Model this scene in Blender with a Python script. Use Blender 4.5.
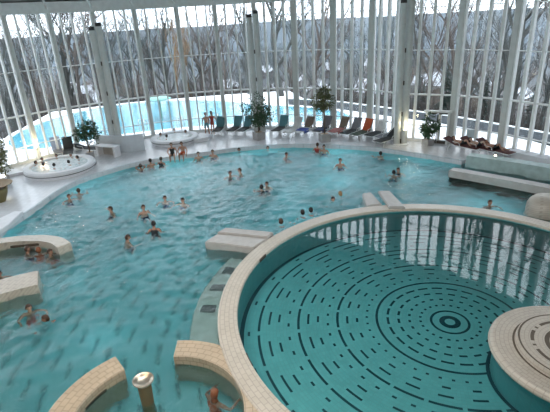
import bpy, bmesh, math, random
from mathutils import Vector, Matrix, geometry, noise
from math import sin, cos, pi, radians, sqrt, atan2, hypot
random.seed(7)
SC = bpy.context.scene
COL = SC.collection
for o in list(bpy.data.objects): bpy.data.objects.remove(o)

# ------------------------------------------------------------------ camera
PITCH, ROLL, FPX = radians(22.85), radians(-3.23), 460.0
F = Vector((0, cos(PITCH), -sin(PITCH))); R = Vector((1, 0, 0)); U = R.cross(F)
R2 = cos(ROLL) * R + sin(ROLL) * U; U2 = -sin(ROLL) * R + cos(ROLL) * U
cam = bpy.data.cameras.new('camera'); camo = bpy.data.objects.new('camera', cam); COL.objects.link(camo)
M = Matrix((R2, U2, -F)).transposed().to_4x4(); M.translation = Vector((0, 0, 9.5)); camo.matrix_world = M
cam.sensor_width = 36; cam.lens = FPX * 36 / 550; cam.clip_end = 4000; cam.clip_start = .05
SC.camera = camo
# ------------------------------------------------------------------ world (overcast winter sky)
W = bpy.data.worlds.new('overcast_sky'); SC.world = W; W.use_nodes = True
nt = W.node_tree; nt.nodes.clear()
bg = nt.nodes.new('ShaderNodeBackground'); out = nt.nodes.new('ShaderNodeOutputWorld')
tc = nt.nodes.new('ShaderNodeTexCoord'); nz = nt.nodes.new('ShaderNodeTexNoise'); nz.inputs['Scale'].default_value = 2.2
rp = nt.nodes.new('ShaderNodeValToRGB')
rp.color_ramp.elements[0].position = .3; rp.color_ramp.elements[0].color = (.80, .88, 1, 1)
rp.color_ramp.elements[1].position = .7; rp.color_ramp.elements[1].color = (1, .99, 1, 1)
nt.links.new(tc.outputs['Generated'], nz.inputs['Vector']); nt.links.new(nz.outputs['Fac'], rp.inputs['Fac'])
nt.links.new(rp.outputs['Color'], bg.inputs['Color']); bg.inputs['Strength'].default_value = 4.4
nt.links.new(bg.outputs[0], out.inputs[0])
# ------------------------------------------------------------------ fill lights added under the roof, no fittings built
def area(name, loc, size, power, col=(1, 1, 1), rot=(0, 0, 0), sy=None):
    l = bpy.data.lights.new(name, 'AREA'); l.size = size; l.energy = power; l.color = col
    if sy: l.shape = 'RECTANGLE'; l.size_y = sy
    o = bpy.data.objects.new(name, l); o.location = loc; o.rotation_euler = rot; COL.objects.link(o); return o
area('roof_fill', (3, 9, 12.2), 7, 560, (1, .95, .88))
area('roof_fill', (-8, 10, 12.0), 6, 330, (1, .80, .58))  # warm fill for the lamplit corner by the spa walls
area('gallery_fill', (-4, -.5, 11.6), 3, 900, (1, .92, .82), (radians(62), 0, 0))  # unseen fill added by the camera to lift wall faces, beam and columns
area('roof_fill', (-4, 14.5, 12.2), 6, 550, (.93, .97, 1))
SC.view_settings.view_transform = 'Standard'; SC.view_settings.look = 'None'
SC.view_settings.exposure = 0.12; SC.view_settings.gamma = 1; SC.view_settings.use_curve_mapping = False
SC.cycles.max_bounces = 8; SC.cycles.diffuse_bounces = 4; SC.cycles.glossy_bounces = 3
SC.cycles.transparent_max_bounces = 24; SC.cycles.transmission_bounces = 6
SC.cycles.use_denoising = True; SC.cycles.sample_clamp_indirect = 4

# ------------------------------------------------------------------ materials
class N:
    """tiny node-expression helper"""
    def __init__(s, name):
        s.m = bpy.data.materials.new(name); s.m.use_nodes = True; s.t = s.m.node_tree; s.t.nodes.clear()
        s.out = s.n('ShaderNodeOutputMaterial')
    def n(s, typ, **kw):
        nd = s.t.nodes.new(typ)
        for k, v in kw.items(): setattr(nd, k, v)
        return nd
    def link(s, a, b): s.t.links.new(a, b)
    def set(s, inp, v):
        if hasattr(v, 'is_output'): s.link(v, inp)
        else: inp.default_value = v
    def math(s, op, a, b=None, c=None):
        nd = s.n('ShaderNodeMath', operation=op)
        s.set(nd.inputs[0], a)
        if b is not None: s.set(nd.inputs[1], b)
        if c is not None: s.set(nd.inputs[2], c)
        return nd.outputs[0]
    def pos(s): return s.n('ShaderNodeNewGeometry').outputs['Position']
    def noise(s, scale, vec=None, detail=3, rough=.5):
        nd = s.n('ShaderNodeTexNoise'); nd.inputs['Scale'].default_value = scale
        nd.inputs['Detail'].default_value = detail; nd.inputs['Roughness'].default_value = rough
        if vec is not None: s.link(vec, nd.inputs['Vector'])
        return nd.outputs['Fac']
    def ramp(s, f, stops):
        nd = s.n('ShaderNodeValToRGB'); e = nd.color_ramp.elements
        while len(e) < len(stops): e.new(.5)
        for i, (p, c) in enumerate(stops): e[i].position = p; e[i].color = (*c, 1)
        s.link(f, nd.inputs['Fac']); return nd.outputs['Color']
    def mix(s, f, a, b, blend='MIX'):
        nd = s.n('ShaderNodeMix', data_type='RGBA', blend_type=blend)
        s.set(nd.inputs[0], f)
        for i, v in ((6, a), (7, b)):
            if isinstance(v, tuple): v = (*v, 1) if len(v) == 3 else v
            s.set(nd.inputs[i], v)
        return nd.outputs[2]
    def bump(s, h, strength=.3, dist=.02):
        nd = s.n('ShaderNodeBump'); nd.inputs['Strength'].default_value = strength; nd.inputs['Distance'].default_value = dist
        s.link(h, nd.inputs['Height']); return nd.outputs[0]
    def pbr(s, col, rough=.5, metal=0, normal=None, spec=.5):
        b = s.n('ShaderNodeBsdfPrincipled')
        s.set(b.inputs['Base Color'], (*col, 1) if isinstance(col, tuple) else col)
        s.set(b.inputs['Roughness'], rough); b.inputs['Metallic'].default_value = metal
        b.inputs['Specular IOR Level'].default_value = spec
        if normal is not None: s.link(normal, b.inputs['Normal'])
        s.link(b.outputs[0], s.out.inputs['Surface']); return s.m

def plain(name, col, rough=.55, metal=0, scale=3.0, var=.12, spec=.5):
    k = N(name); f = k.noise(scale, k.n('ShaderNodeTexCoord').outputs['Object'])
    a = tuple(c * (1 - var) for c in col); b = tuple(min(1, c * (1 + var)) for c in col)
    return k.pbr(k.ramp(f, [(.3, a), (.7, b)]), rough, metal, None, spec)

PC = (6.10, 13.61)          # centre of the round basin
def polar_tiles(name, centre, c1, c2, grout, tw, th, rough=.35, offset=.5, mortar=.012):
    k = N(name); p = k.n('ShaderNodeSeparateXYZ'); k.link(k.pos(), p.inputs[0])
    x = k.math('SUBTRACT', p.outputs[0], centre[0]); y = k.math('SUBTRACT', p.outputs[1], centre[1])
    r = k.math('SQRT', k.math('ADD', k.math('MULTIPLY', x, x), k.math('MULTIPLY', y, y)))
    th_ = k.math('MULTIPLY', k.math('ARCTAN2', y, x), centre[2])
    cb = k.n('ShaderNodeCombineXYZ'); k.link(th_, cb.inputs[0]); k.link(k.math('ADD', r, p.outputs[2]), cb.inputs[1])
    br = k.n('ShaderNodeTexBrick'); br.offset = offset
    k.link(cb.outputs[0], br.inputs['Vector'])
    br.inputs['Color1'].default_value = (*c1, 1); br.inputs['Color2'].default_value = (*c2, 1); br.inputs['Mortar'].default_value = (*grout, 1)
    br.inputs['Scale'].default_value = 1; br.inputs['Brick Width'].default_value = tw; br.inputs['Row Height'].default_value = th
    br.inputs['Mortar Size'].default_value = mortar
    f = k.noise(1.5, k.pos())
    c = k.mix(.35, br.outputs['Color'], k.ramp(f, [(.3, tuple(v * .8 for v in c1)), (.7, c2)]))
    return k.pbr(c, rough)
def grid_tiles(name, c1, c2, grout, tw, th, rough=.35, mortar=.012):
    k = N(name); g = k.n('ShaderNodeTexBrick'); g.offset = 0
    k.link(k.pos(), g.inputs['Vector'])
    g.inputs['Color1'].default_value = (*c1, 1); g.inputs['Color2'].default_value = (*c2, 1); g.inputs['Mortar'].default_value = (*grout, 1)
    g.inputs['Scale'].default_value = 1; g.inputs['Brick Width'].default_value = tw; g.inputs['Row Height'].default_value = th
    g.inputs['Mortar Size'].default_value = mortar
    return k.pbr(g.outputs['Color'], rough)

def water(name, tint, wscale, wstr, refr=False, rough=.03, stretch=(1, 1, 1)):
    k = N(name)
    mp = k.n('ShaderNodeMapping'); k.link(k.pos(), mp.inputs[0]); mp.inputs['Scale'].default_value = stretch
    h = k.math('ADD', k.noise(wscale, mp.outputs[0], 4, .55), k.math('MULTIPLY', k.noise(wscale * 3.1, mp.outputs[0], 2), .35))
    nrm = k.bump(h, 1, wstr)
    gl = k.n('ShaderNodeBsdfGlossy'); gl.inputs['Roughness'].default_value = rough; k.link(nrm, gl.inputs['Normal'])
    if refr:
        tr = k.n('ShaderNodeBsdfRefraction'); tr.inputs['IOR'].default_value = 1.33; tr.inputs['Roughness'].default_value = 0
        k.link(nrm, tr.inputs['Normal'])
    else: tr = k.n('ShaderNodeBsdfTransparent')
    tr.inputs['Color'].default_value = (*tint, 1)
    fr = k.n('ShaderNodeFresnel'); fr.inputs['IOR'].default_value = 1.45; k.link(nrm, fr.inputs['Normal'])
    mx = k.n('ShaderNodeMixShader'); k.link(fr.outputs[0], mx.inputs[0]); k.link(tr.outputs[0], mx.inputs[1]); k.link(gl.outputs[0], mx.inputs[2])
    k.link(mx.outputs[0], k.out.inputs['Surface']); return k.m

def glass_mat():
    k = N('window_glass'); gl = k.n('ShaderNodeBsdfGlossy'); gl.inputs['Roughness'].default_value = .02
    tr = k.n('ShaderNodeBsdfTransparent'); tr.inputs['Color'].default_value = (.93, .96, .97, 1)
    lw = k.n('ShaderNodeFresnel'); lw.inputs['IOR'].default_value = 1.3
    mx = k.n('ShaderNodeMixShader'); k.link(lw.outputs[0], mx.inputs[0]); k.link(tr.outputs[0], mx.inputs[1]); k.link(gl.outputs[0], mx.inputs[2])
    k.link(mx.outputs[0], k.out.inputs['Surface']); return k.m

MAT = dict(
    deck=grid_tiles('deck_tiles', (.66, .68, .72), (.72, .74, .78), (.56, .58, .62), .3, .3, .22, .008),
    curb=polar_tiles('curb_tiles', (PC[0], PC[1], 8.0), (.54, .49, .42), (.59, .54, .47), (.36, .32, .28), .26, .152),
    spa=polar_tiles('spa_wall_tiles', (-3.35, 8.95, 2.6), (.50, .40, .29), (.55, .44, .32), (.28, .22, .16), .26, .19),
    island=polar_tiles('island_tiles', (8.45, 10.42, 2.0), (.45, .41, .36), (.50, .46, .40), (.34, .30, .26), .2, .12),
    slab=plain('smooth_slab', (.47, .455, .44), .45, scale=4, var=.07),
    teal=polar_tiles('teal_basin_tiles', (PC[0], PC[1], 7.6), (.15, .44, .475), (.175, .49, .52), (.17, .40, .43), .25, .122, .4, .0, .01),
    dash=plain('dark_inlay_tiles', (.008, .055, .075), .4),
    poolfl=polar_tiles('pool_floor_tiles', (PC[0], PC[1], 14), (.15, .50, .56), (.19, .55, .61), (.11, .42, .47), .5, .25, .4, .5, .01),
    poolwall=plain('pool_wall_tiles', (.25, .62, .66), .4),
    ledge=plain('underwater_ledge_tiles', (.50, .56, .54), .4),
    slot=plain('dark_slot', (.06, .05, .04), .7),
    slotbrown=plain('brown_gutter', (.085, .065, .045), .6),
    grate=plain('grate_grey', (.09, .11, .11), .6),
    channel=plain('pale_green_tiles', (.42, .56, .56), .4),
    white=plain('white_plaster', (.72, .74, .78), .5, var=.05),
    steel=plain('painted_steel_grey', (.58, .61, .60), .45, var=.06),
    mull=plain('mullion_paint', (.80, .83, .83), .4, var=.06),
    beamc=plain('beam_paint', (.74, .78, .78), .5, var=.06),
    ceil=plain('ceiling_panels', (.42, .44, .45), .8, var=.1),
    wall=plain('back_wall_plaster', (.45, .42, .38), .8, var=.08),
    black=plain('black_rubber', (.02, .02, .022), .5),
    snow=plain('snow', (.86, .88, .92), .9, scale=.15, var=.06),
    fence=plain('dark_fence', (.075, .083, .09), .8, scale=2, var=.3),
    chrome=plain('brushed_metal', (.55, .47, .38), .28, .9),
    glass=glass_mat(),
    brass=plain('dark_post', (.24, .155, .075), .4, .3),
)
MAT['water_round'] = water('calm_water', (.80, .97, .96), 1.1, .003, False, .01)
MAT['water_main'] = water('rippled_water', (.84, .985, .985), 7.0, .03, True, .06)
k = N('foaming_water'); MAT['water_tub'] = k.pbr(k.ramp(k.noise(5, k.pos(), 4), [(.35, (.42, .56, .60)), (.65, (.74, .80, .84))]), .15, 0, k.bump(k.noise(6, k.pos(), 4), .6, .06))

# ------------------------------------------------------------------ mesh helpers
def obj(name, bm, mat, parent=None, smooth=False, **props):
    me = bpy.data.meshes.new(name)
    if isinstance(bm, bmesh.types.BMesh):
        bmesh.ops.recalc_face_normals(bm, faces=bm.faces); bm.to_mesh(me); bm.free()
    else: me.from_pydata(*bm); me.update()
    for m in (mat if isinstance(mat, (list, tuple)) else [mat]): me.materials.append(MAT[m] if isinstance(m, str) else m)
    if smooth:
        for p in me.polygons: p.use_smooth = True
    o = bpy.data.objects.new(name, me); COL.objects.link(o)
    if parent: o.parent = parent
    for k, v in props.items(): o[k] = v
    return o
def empty(name, loc=(0, 0, 0), rz=0, **props):
    o = bpy.data.objects.new(name, None); o.empty_display_size = .2; o.location = loc; o.rotation_euler = (0, 0, rz); COL.objects.link(o)
    for k, v in props.items(): o[k] = v
    return o
def face_up(o):
    me = o.data
    b = bmesh.new(); b.from_mesh(me)
    for f in b.faces:
        f.normal_update()
        if f.normal.z < 0: f.normal_flip()
    b.to_mesh(me); b.free(); return o
def struct(name, bm, mat, parent=None, **kw):
    o = obj(name, bm, mat, parent, **kw)
    if parent is None: o['kind'] = 'structure'
    return o
def box(bm, c, s, rz=0, tilt=0, mi=0, bev=0):
    v = bmesh.ops.create_cube(bm, size=1)['verts']
    mat = Matrix.Translation(c) @ Matrix.Rotation(rz, 4, 'Z') @ Matrix.Rotation(tilt, 4, 'X') @ Matrix.Diagonal((*s, 1))
    bmesh.ops.transform(bm, matrix=mat, verts=v)
    fs = {f for q in v for f in q.link_faces}
    for f in fs: f.material_index = mi
    if bev:
        es = list({e for f in fs for e in f.edges}); bmesh.ops.bevel(bm, geom=es, offset=bev, segments=2, affect='EDGES', profile=.6)
    return bm
def tube(bm, pts, rad, n=8, cap=True, mi=0):
    pts = [Vector(p) for p in pts]; rings = []
    for i, p in enumerate(pts):
        d = (pts[min(i + 1, len(pts) - 1)] - pts[max(i - 1, 0)]).normalized()
        a = d.cross(Vector((0, 0, 1)))
        if a.length < .05: a = Vector((1, 0, 0))
        a.normalize(); b = d.cross(a); r = rad[i] if isinstance(rad, (list, tuple)) else rad
        rings.append([bm.verts.new(p + r * (cos(2 * pi * k / n) * a + sin(2 * pi * k / n) * b)) for k in range(n)])
    for i in range(len(rings) - 1):
        for k in range(n):
            f = bm.faces.new((rings[i][k], rings[i][(k + 1) % n], rings[i + 1][(k + 1) % n], rings[i + 1][k])); f.material_index = mi
    if cap:
        for rg in (rings[0][::-1], rings[-1]):
            f = bm.faces.new(rg); f.material_index = mi
    return bm
def lathe(bm, prof, n=32, c=(0, 0, 0), mi=0, a0=0, a1=2 * pi):
    full = abs(a1 - a0 - 2 * pi) < 1e-4; k = n if full else n + 1; rings = []
    for r, z in prof:
        rings.append([bm.verts.new((c[0] + r * cos(a0 + (a1 - a0) * i / n), c[1] + r * sin(a0 + (a1 - a0) * i / n), c[2] + z)) for i in range(k)])
    for i in range(len(rings) - 1):
        for j in range(n):
            j2 = (j + 1) % k
            f = bm.faces.new((rings[i][j], rings[i][j2], rings[i + 1][j2], rings[i + 1][j])); f.material_index = mi
    if full:
        for rg, p in ((rings[0], prof[0]), (rings[-1], prof[-1])):
            if p[0] > 1e-3 and len(set(prof)) == len(prof): pass
    return rings
def ringwall(bm, c, ri, ro, z0, z1, a0, a1, n=48, lip=.05):
    """curved wall with rounded top arris, closed section"""
    prof = [(ri, z0), (ri, z1 - lip), (ri + lip * .4, z1 - lip * .3), (ri + lip, z1), (ro - lip, z1), (ro - lip * .4, z1 - lip * .3), (ro, z1 - lip), (ro, z0), (ri, z0)]
    a0, a1 = radians(a0), radians(a1); full = abs(a1 - a0 - 2 * pi) < 1e-3
    rg = lathe(bm, prof[:-1] + [prof[-1]], n, c, 0, a0, a1)
    if not full:
        for e in (0, -1):
            try: bm.faces.new([r_[e] for r_ in rg[:-1]])
            except ValueError: pass
    bmesh.ops.remove_doubles(bm, verts=bm.verts, dist=1e-4)
    return bm
def prism(bm, poly, z0, z1, mi=0, bev=0):
    b = [bm.verts.new((x, y, z0)) for x, y in poly]; t = [bm.verts.new((x, y, z1)) for x, y in poly]; n = len(poly); fs = []
    fs.append(bm.faces.new(b[::-1])); top = bm.faces.new(t); fs.append(top)
    for i in range(n): fs.append(bm.faces.new((b[i], b[(i + 1) % n], t[(i + 1) % n], t[i])))
    for f in fs: f.material_index = mi
    if bev: bmesh.ops.bevel(bm, geom=list(top.edges), offset=bev, segments=2, affect='EDGES')
    return bm
def in_poly(x, y, pts):
    c = False
    for i in range(len(pts)):
        (x1, y1), (x2, y2) = pts[i], pts[i - 1]
        if (y1 > y) != (y2 > y) and x < (x2 - x1) * (y - y1) / (y2 - y1) + x1: c = not c
    return c
def flat_with_holes(loops, z):
    vs = []; ed = []
    for l in loops:
        b = len(vs); vs += [Vector(p) for p in l]; ed += [(b + i, b + (i + 1) % len(l)) for i in range(len(l))]
    ov, oe, of, *_ = geometry.delaunay_2d_cdt(vs, ed, [], 0, 1e-5)
    fs = []
    for f in of:
        c = sum((ov[i] for i in f), Vector((0, 0))) / len(f)
        if in_poly(c.x, c.y, loops[0]) and not any(in_poly(c.x, c.y, h) for h in loops[1:]): fs.append(tuple(f))
    return ([(v.x, v.y, z) for v in ov], [], fs)
def smooth_closed(pts, sub=6):
    out_ = []; n = len(pts)
    for i in range(n):
        p0, p1, p2, p3 = (Vector(pts[(i + k - 1) % n]) for k in range(4))
        for s in range(sub):
            t = s / sub
            out_.append(tuple(.5 * ((2 * p1) + (-p0 + p2) * t + (2 * p0 - 5 * p1 + 4 * p2 - p3) * t * t + (-p0 + 3 * p1 - 3 * p2 + p3) * t ** 3)))
    return out_
def smooth_open(pts, sub=6):
    pts = [Vector(p) for p in pts]; e = [2 * pts[0] - pts[1]] + pts + [2 * pts[-1] - pts[-2]]; out_ = []
    for i in range(1, len(e) - 2):
        for s in range(sub):
            t = s / sub; p0, p1, p2, p3 = e[i - 1:i + 3]
            out_.append(tuple(.5 * ((2 * p1) + (-p0 + p2) * t + (2 * p0 - 5 * p1 + 4 * p2 - p3) * t * t + (-p0 + 3 * p1 - 3 * p2 + p3) * t ** 3)))
    out_.append(tuple(pts[-1])); return out_
def off_line(pts, d):
    r = []
    for i, p in enumerate(pts):
        a = Vector(pts[max(i - 1, 0)]); b = Vector(pts[min(i + 1, len(pts) - 1)]); t = (b - a).normalized()
        r.append((p[0] - t.y * d, p[1] + t.x * d))
    return r

# ================================================================== SETTING: glazed wall line
WC = (-3.75, 21.8); WR = 19.0
def wp(a, r=WR): return (WC[0] + r * cos(radians(a)), WC[1] + r * sin(radians(a)))
COLS = [wp(a) for a in (198, 188, 178, 168, 158, 148, 138.2, 129, 119.5, 110, 100, 90.7, 81, 71.4, 61.5, 51.8)] + \
       [(9.9, 34.2), (13.1, 32.5), (15.5, 29.9), (17.4, 26.7), (18.9, 23), (19.5, 19), (19.5, 15)]
TOPZ = 10.25
WW = -.32          # level of the main pool water
ZF = -1.45        # floor of the main pool
ZRF = -1.18       # floor of the round basin
DECK_OUT = COLS + [(19.5, -2.2), (-21.5, -2.2), (-22.0, 8)]
POOL = smooth_open([(-14.3, 10), (-14.1, 16), (-13.9, 20.8), (-13.9, 22.4), (-13.6, 24.7), (-13.4, 26.9), (-12.9, 28.5), (-11.8, 30.2), (-9.6, 32.3), (-6.1, 33.5), (-2.4, 34.6),
        (1.4, 34.7), (4.3, 33.9), (7.1, 32.7), (9.5, 30.9), (10.9, 29.6), (12.25, 28.35)], 5) + [(12.6, 28.6), (14.8, 26.75), (16.85, 24.6), (18.15, 22.4), (18.3, 18), (18.3, 3.5), (-14, 3.5)]
me = flat_with_holes([DECK_OUT, POOL], 0.0)
struct('floor', me, 'deck')
# main pool shell: floor, sides
bm = bmesh.new()
for i in range(len(POOL)):
    a, b = POOL[i], POOL[(i + 1) % len(POOL)]
    for za, zb, mi_ in ((0, WW + .02, 1), (WW + .02, ZF - .05, 0)):
        f = bm.faces.new([bm.verts.new((a[0], a[1], za)), bm.verts.new((b[0], b[1], za)), bm.verts.new((b[0], b[1], zb)), bm.verts.new((a[0], a[1], zb))]); f.material_index = mi_
bmesh.ops.remove_doubles(bm, verts=bm.verts, dist=1e-4)
struct('wall_pool_side', bm, ['poolwall', 'deck'])
# overflow gutter strip round the main pool edge
bm = bmesh.new(); pl = off_line(POOL[:-7], .0); pi_ = off_line(POOL[:-7], -.16)
for i in range(len(pl) - 1):
    bm.faces.new([bm.verts.new((*pl[i], .006)), bm.verts.new((*pl[i + 1], .006)), bm.verts.new((*off_line(POOL[:-7], .14)[i + 1], .006)), bm.verts.new((*off_line(POOL[:-7], .14)[i], .006))])
bmesh.ops.remove_doubles(bm, verts=bm.verts, dist=1e-4)
struct('trim_pool_gutter', bm, plain('gutter_grille', (.30, .38, .42), .5))

def annulus_pattern(rings, z, nseg, mats, smoothlast=True):
    """rings: list of (r0, r1, fn(k)->bool dark). returns mesh data with material indices"""
    vs, fs, mi = [], [], []; radii = []
    for r0, r1, fn in rings:
        base = len(vs)
        for k in range(nseg):
            a = 2 * pi * k / nseg
            vs += [(PC[0] + r0 * cos(a), PC[1] + r0 * sin(a), z), (PC[0] + r1 * cos(a), PC[1] + r1 * sin(a), z)]
        for k in range(nseg):
            k2 = (k + 1) % nseg
            fs.append((base + 2 * k, base + 2 * k + 1, base + 2 * k2 + 1, base + 2 * k2)); mi.append(1 if fn(k) else 0)
    return vs, fs, mi
NS = 576; N24 = NS // 24
def dash(frac, mult=1, shift=0.0):
    per = N24 / mult
    return lambda k: abs(((k / per + shift) % 1) - .5) < frac / 2
SOLID = lambda k: True
NONE = lambda k: False
spec = []       # (radius, half width, fn)
st = .362
spec += [(.09, .09, NONE), (.275, .095, SOLID), (.65, .045, SOLID), (1.03, .045, dash(.34)), (1.42, .045, dash(.34)), (1.81, .045, dash(.52)), (2.20, .045, dash(.70)), (2.60, .045, SOLID)]
r = 2.60
for s in range(3):
    spec += [(r + st, .04, dash(.22, 2)), (r + 2 * st, .04, dash(.26)), (r + 3 * st, .04, dash(.48)), (r + 4 * st, .045, dash(.86))]
    r += 4 * st
spec += [(r + .36, .045, dash(.10, 1, .5)), (7.56, .08, SOLID)]
def rings_from(spec, rmin, rmax):
    rr = []; cur = rmin
    for c, h, fn in spec:
        if c - h > cur + 1e-4: rr.append((cur, c - h, NONE))
        rr.append((max(c - h, 0), c + h, fn)); cur = c + h
    if cur < rmax: rr.append((cur, rmax, NONE))
    return rr
vs, fs, mi = annulus_pattern(rings_from(spec, 0, 7.70), ZRF, NS, None)
fl = struct('floor_round_basin', (vs, [], fs), ['teal', 'dash'])
for p, m_ in zip(fl.data.polygons, mi): p.material_index = m_
# main pool floor with dashed inlays running round the same centre
spec2 = []; q = 9.2; j = 0
while q < 20:
    spec2.append((q, .038, dash([.62, .5, .7, .4][j % 4], 2, (j * .37) % 1))); q += .58; j += 1
vs, fs, mi = annulus_pattern(rings_from(spec2, 8.0, 25.5), ZF, NS, None)
fl = struct('floor_main_pool', (vs, [], fs), ['poolfl', 'dash'])
for p, m_ in zip(fl.data.polygons, mi): p.material_index = m_

# round basin wall + curb
bm = bmesh.new(); lathe(bm, [(7.66, ZRF), (7.66, -.14)], 144, (PC[0], PC[1], 0)); struct('wall_round_basin', bm, 'teal')
bm = bmesh.new(); lathe(bm, [(8.26, ZF), (8.26, -.1)], 144, (PC[0], PC[1], 0)); struct('wall_round_basin_outer', bm, 'ledge')
bm = bmesh.new(); lathe(bm, [(7.70, -.16), (7.70, -.07), (7.66, -.06)], 144, (PC[0], PC[1], 0)); struct('trim_overflow_gutter', bm, 'slotbrown')
bm = bmesh.new(); ringwall(bm, (PC[0], PC[1], 0), 7.62, 8.30, -.13, 0.0, 0, 360, 144, .05); struct('trim_round_curb', bm, 'curb')
# dark overflow slots let into the inner face of the curb
for i, a in enumerate((152.5, 200.5)):
    bm = bmesh.new(); lathe(bm, [(7.60, -.16), (7.60, -.03), (7.66, -.02)], 10, (PC[0], PC[1], 0), 0, radians(a - 2.2), radians(a + 2.2))
    s_ = obj('overflow_slot', bm, 'slot'); s_['label'] = ['dark overflow slot in the round basin curb beside the low double wing wall', 'dark overflow slot in the round basin curb beside the small tiled spa wall'][i]; s_['category'] = 'slot'

# underwater ledge outside the curb
bm = bmesh.new(); ringwall(bm, (PC[0], PC[1], 0), 8.28, 9.28, ZF, -.55, 152, 191, 40, .04); struct('trim_underwater_ledge', bm, 'ledge')
for i, a in enumerate((158.5, 167, 176)):
    bm = bmesh.new(); lathe(bm, [(8.5, -.54), (8.5, -.53), (9.05, -.53), (9.05, -.54)], 6, (PC[0], PC[1], 0), 0, radians(a - 1.6), radians(a + 1.6))
    for k in range(4): lathe(bm, [(8.55 + k * .13, -.53), (8.55 + k * .13, -.52), (8.60 + k * .13, -.52), (8.60 + k * .13, -.53)], 4, (PC[0], PC[1], 0), 0, radians(a - 1.4), radians(a + 1.4))
    g = obj('floor_grate', bm, 'grate')
    g['label'] = ['dark square grate on the underwater ledge, closest of three to the wing wall', 'dark square grate on the underwater ledge, middle one of three', 'dark square grate on the underwater ledge, closest of three to the tiled spa wall'][i]
    g['category'] = 'grate'; g['group'] = 'grates on the underwater ledge'

# wing walls (tiled slabs standing in the pool)
def wing(name, poly, z1, lab, mat='slab', z0=ZF):
    bm = bmesh.new(); prism(bm, poly, z0, z1, bev=.04); o = obj(name, bm, mat); o['label'] = lab; o['category'] = 'low wall'; return o
wing('wing_wall', [(-3.29, 18.80), (-2.80, 19.55), (-.45, 18.75), (-1.05, 17.95)], .02, 'low tiled wing wall jutting into the pool from the round curb, front slab of the pair', z0=-1.4)
wing('wing_wall', [(-2.79, 19.58), (-2.40, 20.02), (-.15, 19.25), (-.43, 18.78)], .10, 'low tiled wing wall jutting from the round curb, slightly higher rear slab of the pair', z0=-1.4)
wing('wing_wall', [(4.85, 23.55), (5.35, 23.7), (5.55, 21.95), (4.75, 21.84)], .04, 'short tiled stub wall on the far side of the round curb, one with the free dark face', z0=-1.4)
wing('wing_wall', [(5.72, 23.55), (6.35, 23.5), (6.55, 21.2), (5.75, 21.3)], .14, 'short tiled stub wall crossing the far side of the round curb, taller of the two', z0=.004)

# curved spa walls in the near pool
SC_ = (-3.35, 8.95)
bm = bmesh.new(); ringwall(bm, (*SC_, 0), 2.28, 3.05, ZF, 0.0, 127, 215, 36, .05)
w3 = obj('spa_wall', bm, 'spa'); w3['label'] = 'curved beige tiled spa wall beside the round metal dish spout, its end free in the water'; w3['category'] = 'spa wall'
bm = bmesh.new(); lathe(bm, [(2.27, -.40), (2.27, -.27), (2.30, -.26)], 10, (*SC_, 0), 0, radians(143), radians(163)); obj('wall_slot', bm, 'slotbrown', w3)
# wall joining the round curb: variable outer radius up to the curb
bm = bmesh.new(); inner, outer = [], []
for i in range(45):
    a = radians(90 - i * 3.0); d = Vector((cos(a), sin(a)))
    ro = 3.0
    # distance along ray to the curb's outer circle
    o_ = Vector(SC_) - Vector(PC); b_ = o_.dot(d); c_ = o_.dot(o_) - 8.29 ** 2; disc = b_ * b_ - c_
    if disc > 0:
        t = -b_ - sqrt(disc)
        if 0 < t: ro = min(t, 3.0) if a > radians(62) else t
    ro = min(ro, 4.2)
    inner.append((SC_[0] + 2.25 * d.x, SC_[1] + 2.25 * d.y)); outer.append((SC_[0] + ro * d.x, SC_[1] + ro * d.y))
prism(bm, inner + outer[::-1], -1.4, -.003, bev=0)
w4 = obj('spa_wall', bm, 'spa'); w4['label'] = 'curved beige tiled spa wall growing out of the round basin curb, around the red-haired bather'; w4['category'] = 'spa wall'
# two further arm walls at the side
def strip_wall(pts, w, z1, lab, mat='spa', z0=-1.4, name='spa_wall', sub=6, n_=None):
    c = smooth_open(pts, sub); L = off_line(c, w / 2); Rr = off_line(c, -w / 2); bm = bmesh.new(); prism(bm, L + Rr[::-1], z0, z1, bev=.03)
    o = obj(name, bm, mat); o['label'] = lab; o['category'] = 'spa wall'; return o
w1 = strip_wall([(-13.7, 19.95), (-12.6, 20.15), (-11.4, 20.1), (-10.5, 19.75), (-9.85, 19.15)], .62, .06, 'curved beige tiled spa wall with three bathers sheltering behind it', MAT['curb'])
w2 = strip_wall([(-13.4, 13.9), (-12.1, 15.0), (-10.9, 15.85), (-9.8, 16.35)], 1.25, .06, 'short beige tiled spa wall ending in a cut face, between the three bathers and the two swimmers', MAT['curb'])
bm = bmesh.new(); box(bm, (-12.0, 19.71, -.12), (1.3, .06, .10), radians(5)); obj('wall_slot', bm, 'slotbrown', w1)
# white bench wedge on the pool edge
bm = bmesh.new(); prism(bm, [(-13.75, 23.3), (-14.25, 23.4), (-15.0, 21.4), (-15.2, 19.2), (-13.9, 19.6), (-13.65, 21.5)], .0, .22, bev=.03)
o = obj('poolside_bench', bm, 'white'); o['label'] = 'low white bench kerb on the pool edge beyond the curved spa wall'; o['category'] = 'bench'

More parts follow.
